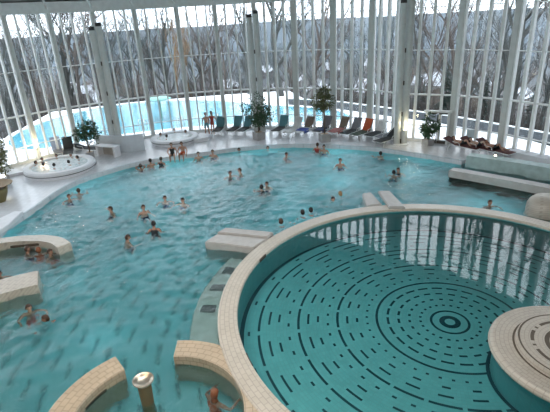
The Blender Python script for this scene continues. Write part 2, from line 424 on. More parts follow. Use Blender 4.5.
# channel walls at the glazed side
def channel(pts, w, z1, z0, lab, slot):
    c = smooth_open(pts, 5); L = off_line(c, w / 2); Rr = off_line(c, -w / 2); bm = bmesh.new(); prism(bm, L + Rr[::-1], z0 if not slot else -.22, z1, bev=.04)
    o = obj('channel_wall', bm, 'slab' if slot else MAT['channel']); o['label'] = lab; o['category'] = 'low wall'
    if slot:
        L2 = off_line(c, w / 2 - .16); R2_ = off_line(c, -w / 2 + .16); bm = bmesh.new(); prism(bm, L2 + R2_[::-1], z0, -.22); obj('recessed_foot', bm, 'slot', o)
    return o
channel([(10.75, 26.3), (12.8, 24.4), (14.75, 22.45), (16.6, 20.5)], .62, .22, -1.4, 'long pale channel wall standing in the pool water with a dark recess under its lip', True)
channel([(12.6, 28.25), (14.6, 26.5), (16.6, 24.4), (17.9, 22.3)], .75, .45, -1.4, 'long pale channel wall along the deck edge below the sunbathers', False)
bm = bmesh.new()
prism(bm, [(15.2, 29.0), (17.9, 24.6), (18.6, 23.2), (19.1, 23.3), (17.6, 26.9), (15.9, 29.5)], 0, .38, bev=.03); struct('trim_sill_bench', bm, 'white')
# rounded white post-like boulder seat
bm = bmesh.new(); lathe(bm, [(.02, .62), (.35, .60), (.62, .5), (.80, .32), (.88, .1), (.9, -.1), (.9, -1.4)], 28, (13.3, 20.5, 0))
o = obj('rounded_seat', bm, 'island', smooth=True); o['label'] = 'rounded white dome standing in the water against the round curb'; o['category'] = 'seat'

# round island in the basin
IC = (8.45, 10.42); IRR = 2.32
bm = bmesh.new(); lathe(bm, [(IRR - .18, ZRF), (IRR - .18, -.16)], 96, (*IC, 0)); isl = obj('round_island', bm, 'teal')
isl['label'] = 'round tiled island with dark inlaid rings rising from the teal basin'; isl['category'] = 'island'
# ------- island top mesh added below once its centre is set
def island_top():
    rings = [(0, .70, 0, .20), (.70, .83, 1, .20), (.83, 1.10, 0, .20), (1.10, 1.20, 2, .20), (1.20, 1.48, 0, .20), (1.48, 1.53, 1, .20), (1.53, 1.56, 0, .2), (1.60, 1.60, 0, 0), (1.60, 1.66, 1, .03), (1.66, IRR - .12, 0, .03)]
    vs, fs, mi = [], [], []
    n = 96
    for q_, (r0, r1, kd, z_) in enumerate(rings):
        b = len(vs)
        if r0 == r1: za, zb, r0, r1 = .2, .03, 1.56, 1.60
        else: za = zb = z_
        for k in range(n):
            a = 2 * pi * k / n; vs += [(IC[0] + r0 * cos(a), IC[1] + r0 * sin(a), za), (IC[0] + r1 * cos(a), IC[1] + r1 * sin(a), zb)]
        for k in range(n):
            k2 = (k + 1) % n; fs.append((b + 2 * k, b + 2 * k + 1, b + 2 * k2 + 1, b + 2 * k2))
            mi.append(1 if kd == 1 or (kd == 2 and (k % 12 < 7 or k % 12 in (9,))) else 0)
    o = obj('island_top', (vs, [], fs), ['island', 'slotbrown'], isl)
    for p, m_ in zip(o.data.polygons, mi): p.material_index = m_
    bm = bmesh.new(); lathe(bm, [(IRR - .18, -.17), (IRR - .02, -.16), (IRR, -.10), (IRR - .02, -.02), (IRR - .12, .03)], 96, (*IC, 0)); obj('rounded_rim', bm, 'island', isl, smooth=True)
    bm = bmesh.new(); lathe(bm, [(IRR - .17, ZRF + .012), (IRR - .06, ZRF + .012)], 96, (*IC, 0)); obj('base_ring', bm, 'dash', isl)
island_top()

# metal dish spout
sp = empty('dish_spout', (-3.85, 9.78, ZF)); sp['label'] = 'round metal dish on a brown post rising from the water in the spa opening'; sp['category'] = 'water spout'
bm = bmesh.new(); lathe(bm, [(.001, 1.86), (.12, 1.86), (.22, 1.89), (.275, 1.94), (.29, 1.94), (.285, 1.90), (.23, 1.84), (.16, 1.79)], 32); obj('dish', bm, 'chrome', sp, smooth=True)
bm = bmesh.new(); lathe(bm, [(.20, 0), (.17, 1.0), (.19, 1.80)], 24); obj('post', bm, 'brass', sp, smooth=True)

# ------------------------------------------------------------------ waters
hole = [(PC[0] + 8.0 * cos(2 * pi * i / 96), PC[1] + 8.0 * sin(2 * pi * i / 96)) for i in range(96)]
def in_poly(x, y, pts):
    c = False
    for i in range(len(pts)):
        (x1, y1), (x2, y2) = pts[i], pts[i - 1]
        if (y1 > y) != (y2 > y) and x < (x2 - x1) * (y - y1) / (y2 - y1) + x1: c = not c
    return c
def wave(x, y):
    n = noise.noise; amp = 1.0
    d = hypot(x + 9.9, y - 13.2); amp += 1.3 * math.exp(-(d / 2.6) ** 2)      # jets churning the near corner
    amp *= .30 + .70 * min(1, max(0, (y - 8) / 14))
    w1 = n(Vector((x * .75, y * 1.05, .3))); w2 = n(Vector((x * 1.9 + 7, y * 2.5, 1.7))); w3 = n(Vector((x * 4.3, y * 4.9 + 3, 5.1)))
    return amp * (.060 * w1 + .095 * w2 + .060 * w3)
ST = .125; gx0, gy0, gnx, gny = -15.5, 3.2, 274, 256; vid = {}; vs = []; fs = []
colin = {}
for ix in range(gnx + 1):
    for iy in range(gny + 1):
        x, y = gx0 + ix * ST, gy0 + iy * ST
        if hypot(x - PC[0], y - PC[1]) < 8.05: continue
        if not in_poly(x, y, POOL): continue
        vid[ix, iy] = len(vs); vs.append((x, y, WW + wave(x, y)))
def gv(ix, iy):
    if (ix, iy) not in vid:
        x, y = gx0 + ix * ST, gy0 + iy * ST; vid[ix, iy] = len(vs); vs.append((x, y, WW + wave(x, y)))
    return vid[ix, iy]
ins_ = set(vid)
for ix in range(gnx):
    for iy in range(gny):
        cn = [(ix, iy), (ix + 1, iy), (ix + 1, iy + 1), (ix, iy + 1)]
        if any(c in ins_ for c in cn): fs.append(tuple(gv(*c) for c in cn))
o = obj('pool_water', (vs, [], fs), 'water_main', smooth=True); o['label'] = 'rippled turquoise water of the large main pool'; o['category'] = 'water'; o['kind'] = 'stuff'
bm = bmesh.new(); lathe(bm, [(.001, -.2), (7.68, -.2)], 96, (PC[0], PC[1], 0)); o = face_up(obj('basin_water', bm, 'water_round')); o['label'] = 'calm clear water of the round teal basin'; o['category'] = 'water'; o['kind'] = 'stuff'

# ================================================================== glazed wall
def vert_rows(bm, p, d, nrm, w, dep, z0, z1, back=0):
    rz = atan2(d.y, d.x); c = Vector(p) - nrm * back
    box(bm, (c.x, c.y, (z0 + z1) / 2), (w, dep, z1 - z0), rz)
ZT = TOPZ
wn = 0
inward = lambda p: (Vector((-1.0, 20.0)) - Vector(p)).normalized()
for i in range(len(COLS) - 1):
    a, b = Vector(COLS[i]), Vector(COLS[i + 1]); d = (b - a).normalized(); L = (b - a).length
    nrm = Vector((-d.y, d.x)); nrm = nrm if nrm.dot(inward(a)) > 0 else -nrm
    wn += 1; rz = atan2(d.y, d.x); mid = (a + b) / 2
    bm = bmesh.new()
    for k in range(1, 4): vert_rows(bm, a + d * L * k / 4, d, nrm, .11 if i < 12 else .18, .26, 0, ZT)
    fr = obj('window_%d' % wn, bm, 'mull'); fr['kind'] = 'structure'
    bm = bmesh.new()
    for z, h, dp in ((.10, .2, .2), (1.2, .06, .12), (3.45, .10, .16), (6.5, .05, .10), (9.25, .05, .10)):
        box(bm, (mid.x, mid.y, z), (L - .3, dp, h), rz)
    obj('transom_rails', bm, 'mull', fr)
    bm = bmesh.new(); q = mid - nrm * .14; box(bm, (q.x, q.y, ZT / 2), (L - .34, .02, ZT), rz); obj('glass_pane', bm, 'glass', fr)
for i, p in enumerate(COLS):
    p = Vector(p); n_ = inward(p); rz = atan2(n_.y, n_.x) + pi / 2
    bm = bmesh.new(); c = p + n_ * .08; box(bm, (c.x, c.y, ZT / 2 + .2), (.25 if i < 13 else .40, .42, ZT + .4), rz, bev=.03)
    o = struct('trim_column_%d' % (i + 1), bm, 'steel')
    bm = bmesh.new(); t = Vector((-n_.y, n_.x)); c = p + n_ * .1 + t * (.18 if i < 13 else .25) * (1 if p.x > 0 else -1); box(bm, (c.x, c.y, ZT / 2), (.09, .3, ZT), rz); obj('column_rail', bm, 'mull', o)
    # raking roof strut
    bm = bmesh.new(); s0 = p + n_ * .2; s1 = p + n_ * 2.6 + Vector((-n_.y, n_.x)) * -1.2
    tube(bm, [(s0.x, s0.y, ZT + .05), (s1.x, s1.y, ZT + 2.1)], .09, 8); obj('roof_strut', bm, 'mull', o)
# ring beam over the glass
cl = COLS
bm = bmesh.new(); cs = [Vector(c) for c in cl]
ins = [c + inward(c) * .55 for c in cs]; outs = [c - inward(c) * .35 for c in cs]
prism(bm, [tuple(v) for v in outs] + [tuple(v) for v in ins[::-1]], ZT, ZT + .75)
struct('trim_ring_beam', bm, 'beamc')
# roof
bm = bmesh.new(); loop = [Vector(c) - inward(c) * .3 for c in COLS] + [Vector((19.7, -2.4)), Vector((-21.8, -2.4)), Vector((-22.2, 8))]
cen = bm.verts.new((-1, 18, 14.2)); vv = [bm.verts.new((v.x, v.y, 11.0 if i < len(COLS) else 12.4)) for i, v in enumerate(loop)]
for i in range(len(vv)): bm.faces.new((cen, vv[i], vv[(i + 1) % len(vv)]))
struct('ceiling', bm, 'ceil')
# solid walls behind and beside the camera
def wallseg(name, a, b, z1=12.6):
    a, b = Vector(a), Vector(b); d = (b - a); bm = bmesh.new(); m_ = (a + b) / 2
    box(bm, (m_.x, m_.y, z1 / 2), (d.length, .2, z1), atan2(d.y, d.x)); struct(name, bm, 'wall')
wallseg('wall_right', (19.6, 15), (19.6, -2.2)); wallseg('wall_back', (19.6, -2.3), (-21.6, -2.3)); wallseg('wall_left', (-21.6, -2.2), (-22.1, 16))

# twin masts in front of the glazing with lamp heads
def mast(x, y, h, dirx, lab):
    e = empty('twin_mast', (x, y, 0)); e['label'] = lab; e['category'] = 'mast'
    for s, hh in ((-1, h - .15), (1, h + .1)):
        bm = bmesh.new(); tube(bm, [(s * .27, 0, 0), (s * .27, 0, hh)], .23, 20); tb = obj('tube', bm, 'steel', e, smooth=False)
        bm = bmesh.new(); tube(bm, [(s * .27, 0, hh), (s * .27, 0, hh + .25)], .21, 16); obj('cap', bm, 'black', tb)
    for z in (.2, 2.2, 4.4, 6.6):
        bm = bmesh.new(); box(bm, (0, 0, z), (.2, .12, .3)); obj('connector_plate', bm, 'slot', e)
    bm = bmesh.new(); lathe(bm, [(.62, 0), (.62, .05), (.3, .07)], 24); obj('base_collar', bm, 'white', e)
    return e
mast(-12.35, 36.15, 9.1, 0, 'grey twin tube mast with black caps beyond the sloping white ramp wall')
mast(-.95, 39.4, 9.35, 0, 'grey twin tube mast with black caps rising behind the dense round potted tree')
mast(9.55, 33.1, 9.75, 0, 'grey twin tube mast nearest the glass door, black recliner at its foot')

# glass door box in the glazing
dr = empty('door_1', (12.0, 32.6, 0), radians(-27)); dr['kind'] = 'structure'
bm = bmesh.new()
for x in (-.75, .75): box(bm, (x, 0, 1.15), (.14, .3, 2.3))
box(bm, (0, 0, 2.36), (1.9, .3, .12)); obj('door_frame', bm, 'mull', dr)
bm = bmesh.new()
box(bm, (0, .03, 1.15), (.07, .08, 2.25)); 
for x in (-.36, .36): box(bm, (x, .03, .12), (.6, .08, .2)); box(bm, (x, .03, 2.2), (.6, .08, .1))
dl = obj('door_leaf', bm, 'slot', dr)
bm = bmesh.new(); box(bm, (.12, -.08, 1.05), (.04, .06, .4)); obj('door_handle', bm, 'chrome', dl)

# ================================================================== deck fittings
def tub(x, y, rad, lab, labw, zt=.5):
    e = empty('whirlpool_tub', (x, y, 0)); e['label'] = lab; e['category'] = 'hot tub'
    bm = bmesh.new(); lathe(bm, [(rad - .12, 0), (rad - .12, .18), (rad, .2), (rad + .02, zt - .1), (rad - .05, zt), (rad - .42, zt), (rad - .5, zt - .06), (rad - .6, -.02)], 56); obj('tub_shell', bm, 'white', e)
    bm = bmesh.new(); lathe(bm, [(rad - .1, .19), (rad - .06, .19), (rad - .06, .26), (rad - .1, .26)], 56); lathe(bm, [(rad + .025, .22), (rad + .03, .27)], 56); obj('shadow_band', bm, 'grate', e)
    bm = bmesh.new(); lathe(bm, [(.001, .004), (rad - .6, .004)], 40); obj('tub_floor', bm, 'poolwall', e)
    w = bmesh.new(); lathe(w, [(.001, zt - .08), (rad - .5, zt - .08)], 40, (x, y, 0)); o = face_up(obj('tub_water', w, 'water_tub')); o['label'] = labw; o['category'] = 'water'; o['kind'] = 'stuff'
    return e
tub(-14.9, 31.2, 2.35, 'large round white hot tub with eight bathers beside the leafy potted tree', 'bubbling water in the hot tub with eight bathers')
tub(-8.0, 37.65, 1.95, 'round white hot tub with four bathers by the glazing near the outdoor pool', 'bubbling water in the hot tub with four bathers', .45)
# low kerb running off the big tub, deck apron of the small tub
bm = bmesh.new(); prism(bm, [(-17.3, 31.2), (-17.2, 30.9), (-20.3, 28.6), (-20.5, 28.9)], 0, .18, bev=.02); o = obj('deck_kerb', bm, 'white'); o['label'] = 'low white kerb running from the large hot tub to the glazing'; o['category'] = 'kerb'
bm = bmesh.new(); prism(bm, [(-6.3, 36.6), (-5.2, 37.2), (-5.0, 38.3), (-6.1, 38.9)], 0, .3, bev=.04); o = obj('tub_step', bm, 'white'); o['label'] = 'white step block at the side of the small hot tub'; o['category'] = 'step'
# ramp wall and counter
bm = bmesh.new()
pts = smooth_open([(-13.9, 36.1), (-12.7, 35.5), (-11.3, 35.1), (-10.0, 35.5)], 5); L_ = off_line(pts, .12); R_ = off_line(pts, -.12)
bv = []
for l, r_, in zip(L_, R_):
    h = 1.3
    bv.append([bm.verts.new((*l, 0)), bm.verts.new((*l, h)), bm.verts.new((*r_, h)), bm.verts.new((*r_, 0))])
for i in range(len(bv) - 1):
    for k in range(4): bm.faces.new((bv[i][k], bv[i + 1][k], bv[i + 1][(k + 1) % 4], bv[i][(k + 1) % 4]))
bm.faces.new(bv[0]); bm.faces.new(bv[-1][::-1])
o = obj('ramp_wall', bm, plain('pale_blue_plaster', (.56, .62, .68), .6, var=.05)); o['label'] = 'low pale blue-grey screen wall behind the white counter'; o['category'] = 'low wall'
ct = empty('deck_counter', (-12.5, 34.35, 0), radians(-25)); ct['label'] = 'small white counter with an open front between the potted tree and the pale screen wall'; ct['category'] = 'counter'
bm = bmesh.new(); box(bm, (0, 0, .78), (1.9, .7, .08), bev=.02); obj('counter_top', bm, 'white', ct)
bm = bmesh.new(); box(bm, (.83, 0, .37), (.16, .62, .74)); obj('side_panel', bm, 'white', ct)
bm = bmesh.new(); box(bm, (-.83, 0, .37), (.16, .62, .74)); obj('side_panel', bm, 'white', ct)
bm = bmesh.new(); box(bm, (0, .28, .37), (1.5, .06, .74)); obj('back_panel', bm, 'wall', ct)

# ------------------------------------------------------------------ potted trees
def leafmat(name, a, b):
    k = N(name); f = k.noise(2.5, k.pos(), 4); return k.pbr(k.ramp(f, [(.3, a), (.7, b)]), .5)
LEAF = leafmat('ficus_leaves', (.02, .055, .03), (.07, .15, .07)); LEAF2 = leafmat('olive_leaves', (.05, .07, .025), (.16, .18, .07))
BARK = plain('bark', (.12, .09, .07), .9, var=.3); BARKG = plain('grey_bark', (.10, .10, .10), .95, scale=1, var=.3)
def potted(x, y, h, cr, cz, trunk, pw, ph, leaf, lab, n=900, pot='square', seed=1, potmat=None):
    rnd = random.Random(seed)
    e = empty('potted_tree', (x, y, 0), rnd.random()); e['label'] = lab; e['category'] = 'potted tree'
    bm = bmesh.new()
    if pot == 'square': box(bm, (0, 0, ph / 2), (pw, pw, ph), bev=.03)
    else: lathe(bm, [(pw * .36, 0), (pw * .5, ph), (pw * .44, ph), (pw * .42, ph - .08), (.001, ph - .08)], 28)
    po = obj('pot', bm, potmat or plain('concrete_pot', (.36, .36, .36), .8, var=.1), e)
    bm = bmesh.new(); lathe(bm, [(.001, ph + .012), (pw * .4, ph + .008)], 16); obj('soil', bm, 'brass', po)
    bm = bmesh.new(); tube(bm, [(0, 0, ph - .05), (.04, .02, ph + trunk * .5), (0, .03, ph + trunk), (.02, 0, cz)], [.06, .05, .04, .02], 8)
    for k in range(14):
        a = rnd.random() * 6.28; z = ph + trunk * .8 + rnd.random() * (cz - ph - trunk * .8); rr = cr * (.5 + .4 * rnd.random())
        tube(bm, [(0, 0, z), (cos(a) * rr * .5, sin(a) * rr * .5, z + .25), (cos(a) * rr, sin(a) * rr, z + .35 + .4 * rnd.random())], [.022, .015, .005], 5)
    obj('trunk', bm, BARK, e)
    bm = bmesh.new(); lob = []
    for k in range(16):
        a = rnd.random() * 6.28; u = rnd.uniform(-1, 1); rr = sqrt(1 - u * u) * rnd.uniform(.3, .75)
        lob.append((Vector((cos(a) * rr * cr, sin(a) * rr * cr, cz + u * (h - cz) * .72)), rnd.uniform(.3, .5) * cr))
    for k in range(n):
        c, lr = rnd.choice(lob); dv = Vector((rnd.gauss(0, 1), rnd.gauss(0, 1), rnd.gauss(0, 1))).normalized()
        p = c + dv * lr * rnd.uniform(.55, 1.1)
        ax = (dv + Vector((rnd.gauss(0, .5), rnd.gauss(0, .5), rnd.gauss(-.3, .5)))).normalized(); sd = ax.cross(Vector((rnd.gauss(0, 1), rnd.gauss(0, 1), 1))).normalized()
        l = rnd.uniform(.10, .19); w_ = l * .34; up = ax.cross(sd) * .02
        v = [bm.verts.new(q) for q in (p, p + ax * l * .5 + sd * w_ + up, p + ax * l, p + ax * l * .5 - sd * w_ + up)]; bm.faces.new(v)
    me = bpy.data.meshes.new('foliage'); bm.to_mesh(me); bm.free(); me.materials.append(leaf); o = bpy.data.objects.new('foliage', me); COL.objects.link(o); o.parent = e
    return e
potted(-13.75, 33.9, 2.95, .95, 1.9, .6, .55, .5, LEAF, 'dark green potted tree with a full crown beside the large hot tub', 1500, seed=3)
potted(-1.0, 36.7, 3.6, 1.32, 2.4, .95, .72, .62, LEAF, 'tall potted tree with a dense round dark green crown near the dark recliners', 2000, seed=5)
potted(4.15, 34.95, 4.0, 1.1, 3.2, 2.0, .75, .62, LEAF2, 'potted olive-green tree on a long thin bare trunk in a square grey tub', 1500, seed=8)
potted(11.35, 32.35, 2.3, .78, 1.4, .35, .62, .45, LEAF, 'bushy dark green potted tree standing before the glass door', 1300, seed=12)
potted(-17.9, 29.2, 3.2, 1.1, 1.9, .6, .6, .5, LEAF2, 'potted tree cut off by the picture edge against the glazing', 1300, seed=15)
# big tapered bowl planter at the picture edge
bp = empty('bowl_planter', (-16.25, 25.6, 0)); bp['label'] = 'olive-brown tapered bowl planter on the deck at the picture edge'; bp['category'] = 'planter'
OLV = plain('olive_glaze', (.16, .14, .06), .5)
bm = bmesh.new(); lathe(bm, [(.30, 0), (.52, .5), (.60, .85), (.54, .85), (.50, .75), (.001, .75)], 32); obj('bowl', bm, OLV, bp, smooth=True)
bm = bmesh.new(); lathe(bm, [(.22, .76), (.34, 1.0), (.9, 1.06), (.92, 1.1), (.001, 1.1)], 32); obj('dark_tray', bm, 'brass', bp)
for x, y, lab in ((-17.3, 28.2, 'white cylinder lamp on the deck below the cut-off potted tree'),):
    e = empty('deck_lamp', (x, y, 0)); e['label'] = lab; e['category'] = 'lamp'
    bm = bmesh.new(); lathe(bm, [(.24, 0), (.24, .7), (.001, .7)], 20); lb = obj('lamp_body', bm, 'white', e)
    k = N('lamp_glow'); em = k.n('ShaderNodeEmission'); em.inputs[0].default_value = (1, .9, .65, 1); em.inputs[1].default_value = 7; k.link(em.outputs[0], k.out.inputs[0])
    GLOW = k.m
    bm = bmesh.new(); lathe(bm, [(.16, .71), (.15, .82), (.001, .85)], 16); obj('lamp_bulb', bm, GLOW, lb)
# small uplights seen as bright points
for x, y, z, lab in ((9.75, 32.75, 1.05, 'small glowing uplight on the mast beside the glass door'), (13.9, 27.35, .47, 'small glowing light on the deck-edge channel wall'),
                     (-17.75, 34.1, .95, 'glowing uplight at the foot of the glazing column behind the large hot tub')):
    e = empty('uplight', (x, y, z)); e['label'] = lab; e['category'] = 'lamp'
    bm = bmesh.new(); lathe(bm, [(.001, -.02), (.1, -.02), (.12, .05), (.001, .05)], 14); lb = obj('lamp_body', bm, 'steel', e)
    bm = bmesh.new(); lathe(bm, [(.08, .055), (.06, .11), (.001, .13)], 14); obj('lamp_bulb', bm, GLOW, lb)
for x, y, pw_ in ((-12.6, 22, 30), (-11.5, 28.5, 46), (-7, 32, 52), (-1, 33.2, 52), (4.5, 32.2, 52), (8.8, 28.6, 46), (-5.5, 24, 40), (0, 26.5, 46), (4, 28, 46), (-9, 17.5, 12), (-6, 19.5, 24), (-8.5, 25.8, 46), (11.5, 22.8, 40), (-4, 29, 50), (-6.5, 13.5, 12), (-3.6, 8.0, 9), (0.5, 23, 40)):
    l = bpy.data.lights.new('underwater_lamp', 'POINT'); l.energy = pw_ * (.85 if pw_ > 35 else .5); l.color = (.70, .93, 1); l.shadow_soft_size = 0
    o = bpy.data.objects.new('underwater_lamp', l); o.location = (x, y, -.75); COL.objects.link(o)
l = bpy.data.lights.new('column_uplight', 'POINT'); l.energy = 60; l.color = (1, .82, .5); l.shadow_soft_size = .15
o = bpy.data.objects.new('column_uplight', l); o.location = (-17.3, 33.6, 1.3); COL.objects.link(o)
l = bpy.data.lights.new('mast_uplight', 'POINT'); l.energy = 30; l.color = (1, .85, .55); l.shadow_soft_size = .15
o = bpy.data.objects.new('mast_uplight', l); o.location = (9.9, 32.5, 1.5); COL.objects.link(o)

# ------------------------------------------------------------------ recliners
FAB = {k: plain('fabric_' + k, c, .85, scale=12, var=.15) for k, c in dict(teal=(.10, .24, .28), dark=(.035, .04, .045), white=(.66, .67, .68), brown=(.20, .16, .13), grey=(.22, .23, .26),
       blue=(.07, .12, .42), red=(.42, .07, .06), pink=(.48, .20, .20), green=(.05, .08, .06), orange=(.55, .12, .05), navy=(.03, .05, .12), maroon=(.12, .05, .05)).items()}
def recliner(x, y, rz, back, seat, towel, lab, ba=62, towel_on='seat', grp='recliners along the glazing'):
    """foot end towards -Y local, backrest at +Y"""
    e = empty('recliner', (x, y, 0), rz); e.scale = (1.18, 1.25, 1.12); e['label'] = lab; e['category'] = 'recliner'; e['group'] = grp
    bm = bmesh.new(); w = .33
    for s in (-1, 1): tube(bm, [(s * w, -1.1, .34), (s * w, .35, .34), (s * w, .62, .28)], .02, 6)
    tube(bm, [(-w, -1.1, .34), (w, -1.1, .34)], .02, 6); obj('frame', bm, 'mull', e)
    for sx in (-1, 1):
        for y0 in (-.8, .5):
            bm = bmesh.new(); tube(bm, [(sx * w, y0, .34), (sx * (w + .02), y0 + (.08 if y0 > 0 else -.08), 0)], .02, 6); obj('leg', bm, 'mull', e)
    bm = bmesh.new(); box(bm, (0, -.46, .37), (.62, 1.30, .05), bev=.015); obj('seat', bm, FAB[seat], e)
    a = radians(ba); bm = bmesh.new(); c = Vector((0, .2 + cos(a) * .42, .38 + sin(a) * .42)); box(bm, c, (.62, .88, .05), 0, a, bev=.015); obj('backrest', bm, FAB[back], e)
    for s in (-1, 1):
        bm = bmesh.new(); tube(bm, [(s * .36, -.15, .36), (s * .37, -.1, .55), (s * .37, .3, .58)], .018, 6); obj('armrest', bm, 'mull', e)
    if towel:
        bm = bmesh.new()
        if towel_on == 'seat':
            box(bm, (.0, -.5, .412), (.68, .8, .02), .08, bev=.008); box(bm, (.33, -.5, .30), (.03, .6, .2), .08)
        else: box(bm, c + Vector((0, -.04, .03)), (.56, .86, .03), 0, a, bev=.008)
        o = obj('towel', bm, FAB[towel]); o.location = (x, y, 0); o.scale = (1.18, 1.25, 1.12); o.rotation_euler = (0, 0, rz); o['label'] = 'towel ' + TOW[towel]; o['category'] = 'towel'
    return e
TOW = dict(blue='in bright blue spread over the seat of a brown-backed recliner', red='in red', pink='in dusty pink over the seat of a brown-backed recliner', orange='in orange-red hung down the back of a recliner',
           navy='in navy on the recliner behind the thin-trunked potted tree')
for args in (
    (-4.45, 39.9, -.15, 'teal', 'dark', None, 'dark recliner with a teal back next to the two standing people'),
    (-3.0, 39.7, -.35, 'teal', 'dark', None, 'dark teal-backed recliner, first of the pair before the dense potted tree'),
    (-2.1, 39.4, -.4, 'teal', 'dark', None, 'dark teal-backed recliner, second of the pair before the dense potted tree'),
    (.95, 38.8, -.45, 'teal', 'dark', None, 'dark teal-backed recliner on the far side of the dense potted tree'),
    (2.05, 38.0, -.6, 'white', 'white', None, 'empty white recliner beside the one with the blue towel'),
    (3.0, 37.9, -.65, 'brown', 'white', 'blue', 'brown-backed recliner covered with a bright blue towel'),
    (4.45, 37.7, -.65, 'grey', 'dark', 'navy', 'grey recliner seen behind the thin-trunked potted tree'),
    (5.75, 37.1, -.75, 'brown', 'pink', 'pink', 'brown-backed recliner with a dusty pink towel'),
    (6.65, 36.4, -.75, 'grey', 'dark', None, 'grey-backed recliner with a black seat beside the pink towel'),
    (7.4, 35.8, -.8, 'brown', 'green', 'orange', 'dark green recliner with an orange-red towel over its back'),
    (8.4, 35.3, -.8, 'white', 'dark', None, 'white-backed recliner just past the orange-red towel')):
    recliner(*args, towel_on='back' if args[5] == 'orange' else 'seat')
recliner(9.1, 34.5, -.9, 'white', 'grey', None, 'low white recliner lying half flat near the twin mast', 30)
recliner(8.75, 33.4, -.9, 'dark', 'dark', None, 'black recliner at the foot of the twin mast', 35)
recliner(-16.9, 35.6, .5, 'grey', 'grey', None, 'grey recliner behind the large hot tub', 60)
recliner(-15.9, 35.3, .35, 'dark', 'dark', None, 'upright black recliner behind the large hot tub', 62)
recliner(-14.7, 35.6, 1.2, 'dark', 'dark', None, 'flat black recliner beside the potted tree at the large hot tub', 12)
SB = [recliner(13.05, 30.6, .60, 'maroon', 'maroon', None, 'maroon recliner under the sunbather with raised knees', 18, grp='maroon recliners by the channel wall'),
      recliner(13.95, 30.0, .55, 'maroon', 'maroon', None, 'maroon recliner under the sunbather with a dark cap of hair', 25, grp='maroon recliners by the channel wall'),
      recliner(14.65, 29.2, .50, 'maroon', 'maroon', None, 'maroon recliner under the sunbather nearest the glazing column', 30, grp='maroon recliners by the channel wall')]
bm = bmesh.new(); box(bm, (0, 0, .95), (.5, .04, .6)); tube(bm, [(0, 0, 0), (0, 0, .7)], .025, 8)
o = obj('notice_board', bm, plain('pale_blue_board', (.55, .68, .74), .5)); o.location = (13.9, 31.25, 0); o.rotation_euler = (0, 0, -.4); o['label'] = 'small pale blue board on a post behind the sunbathers'; o['category'] = 'sign'

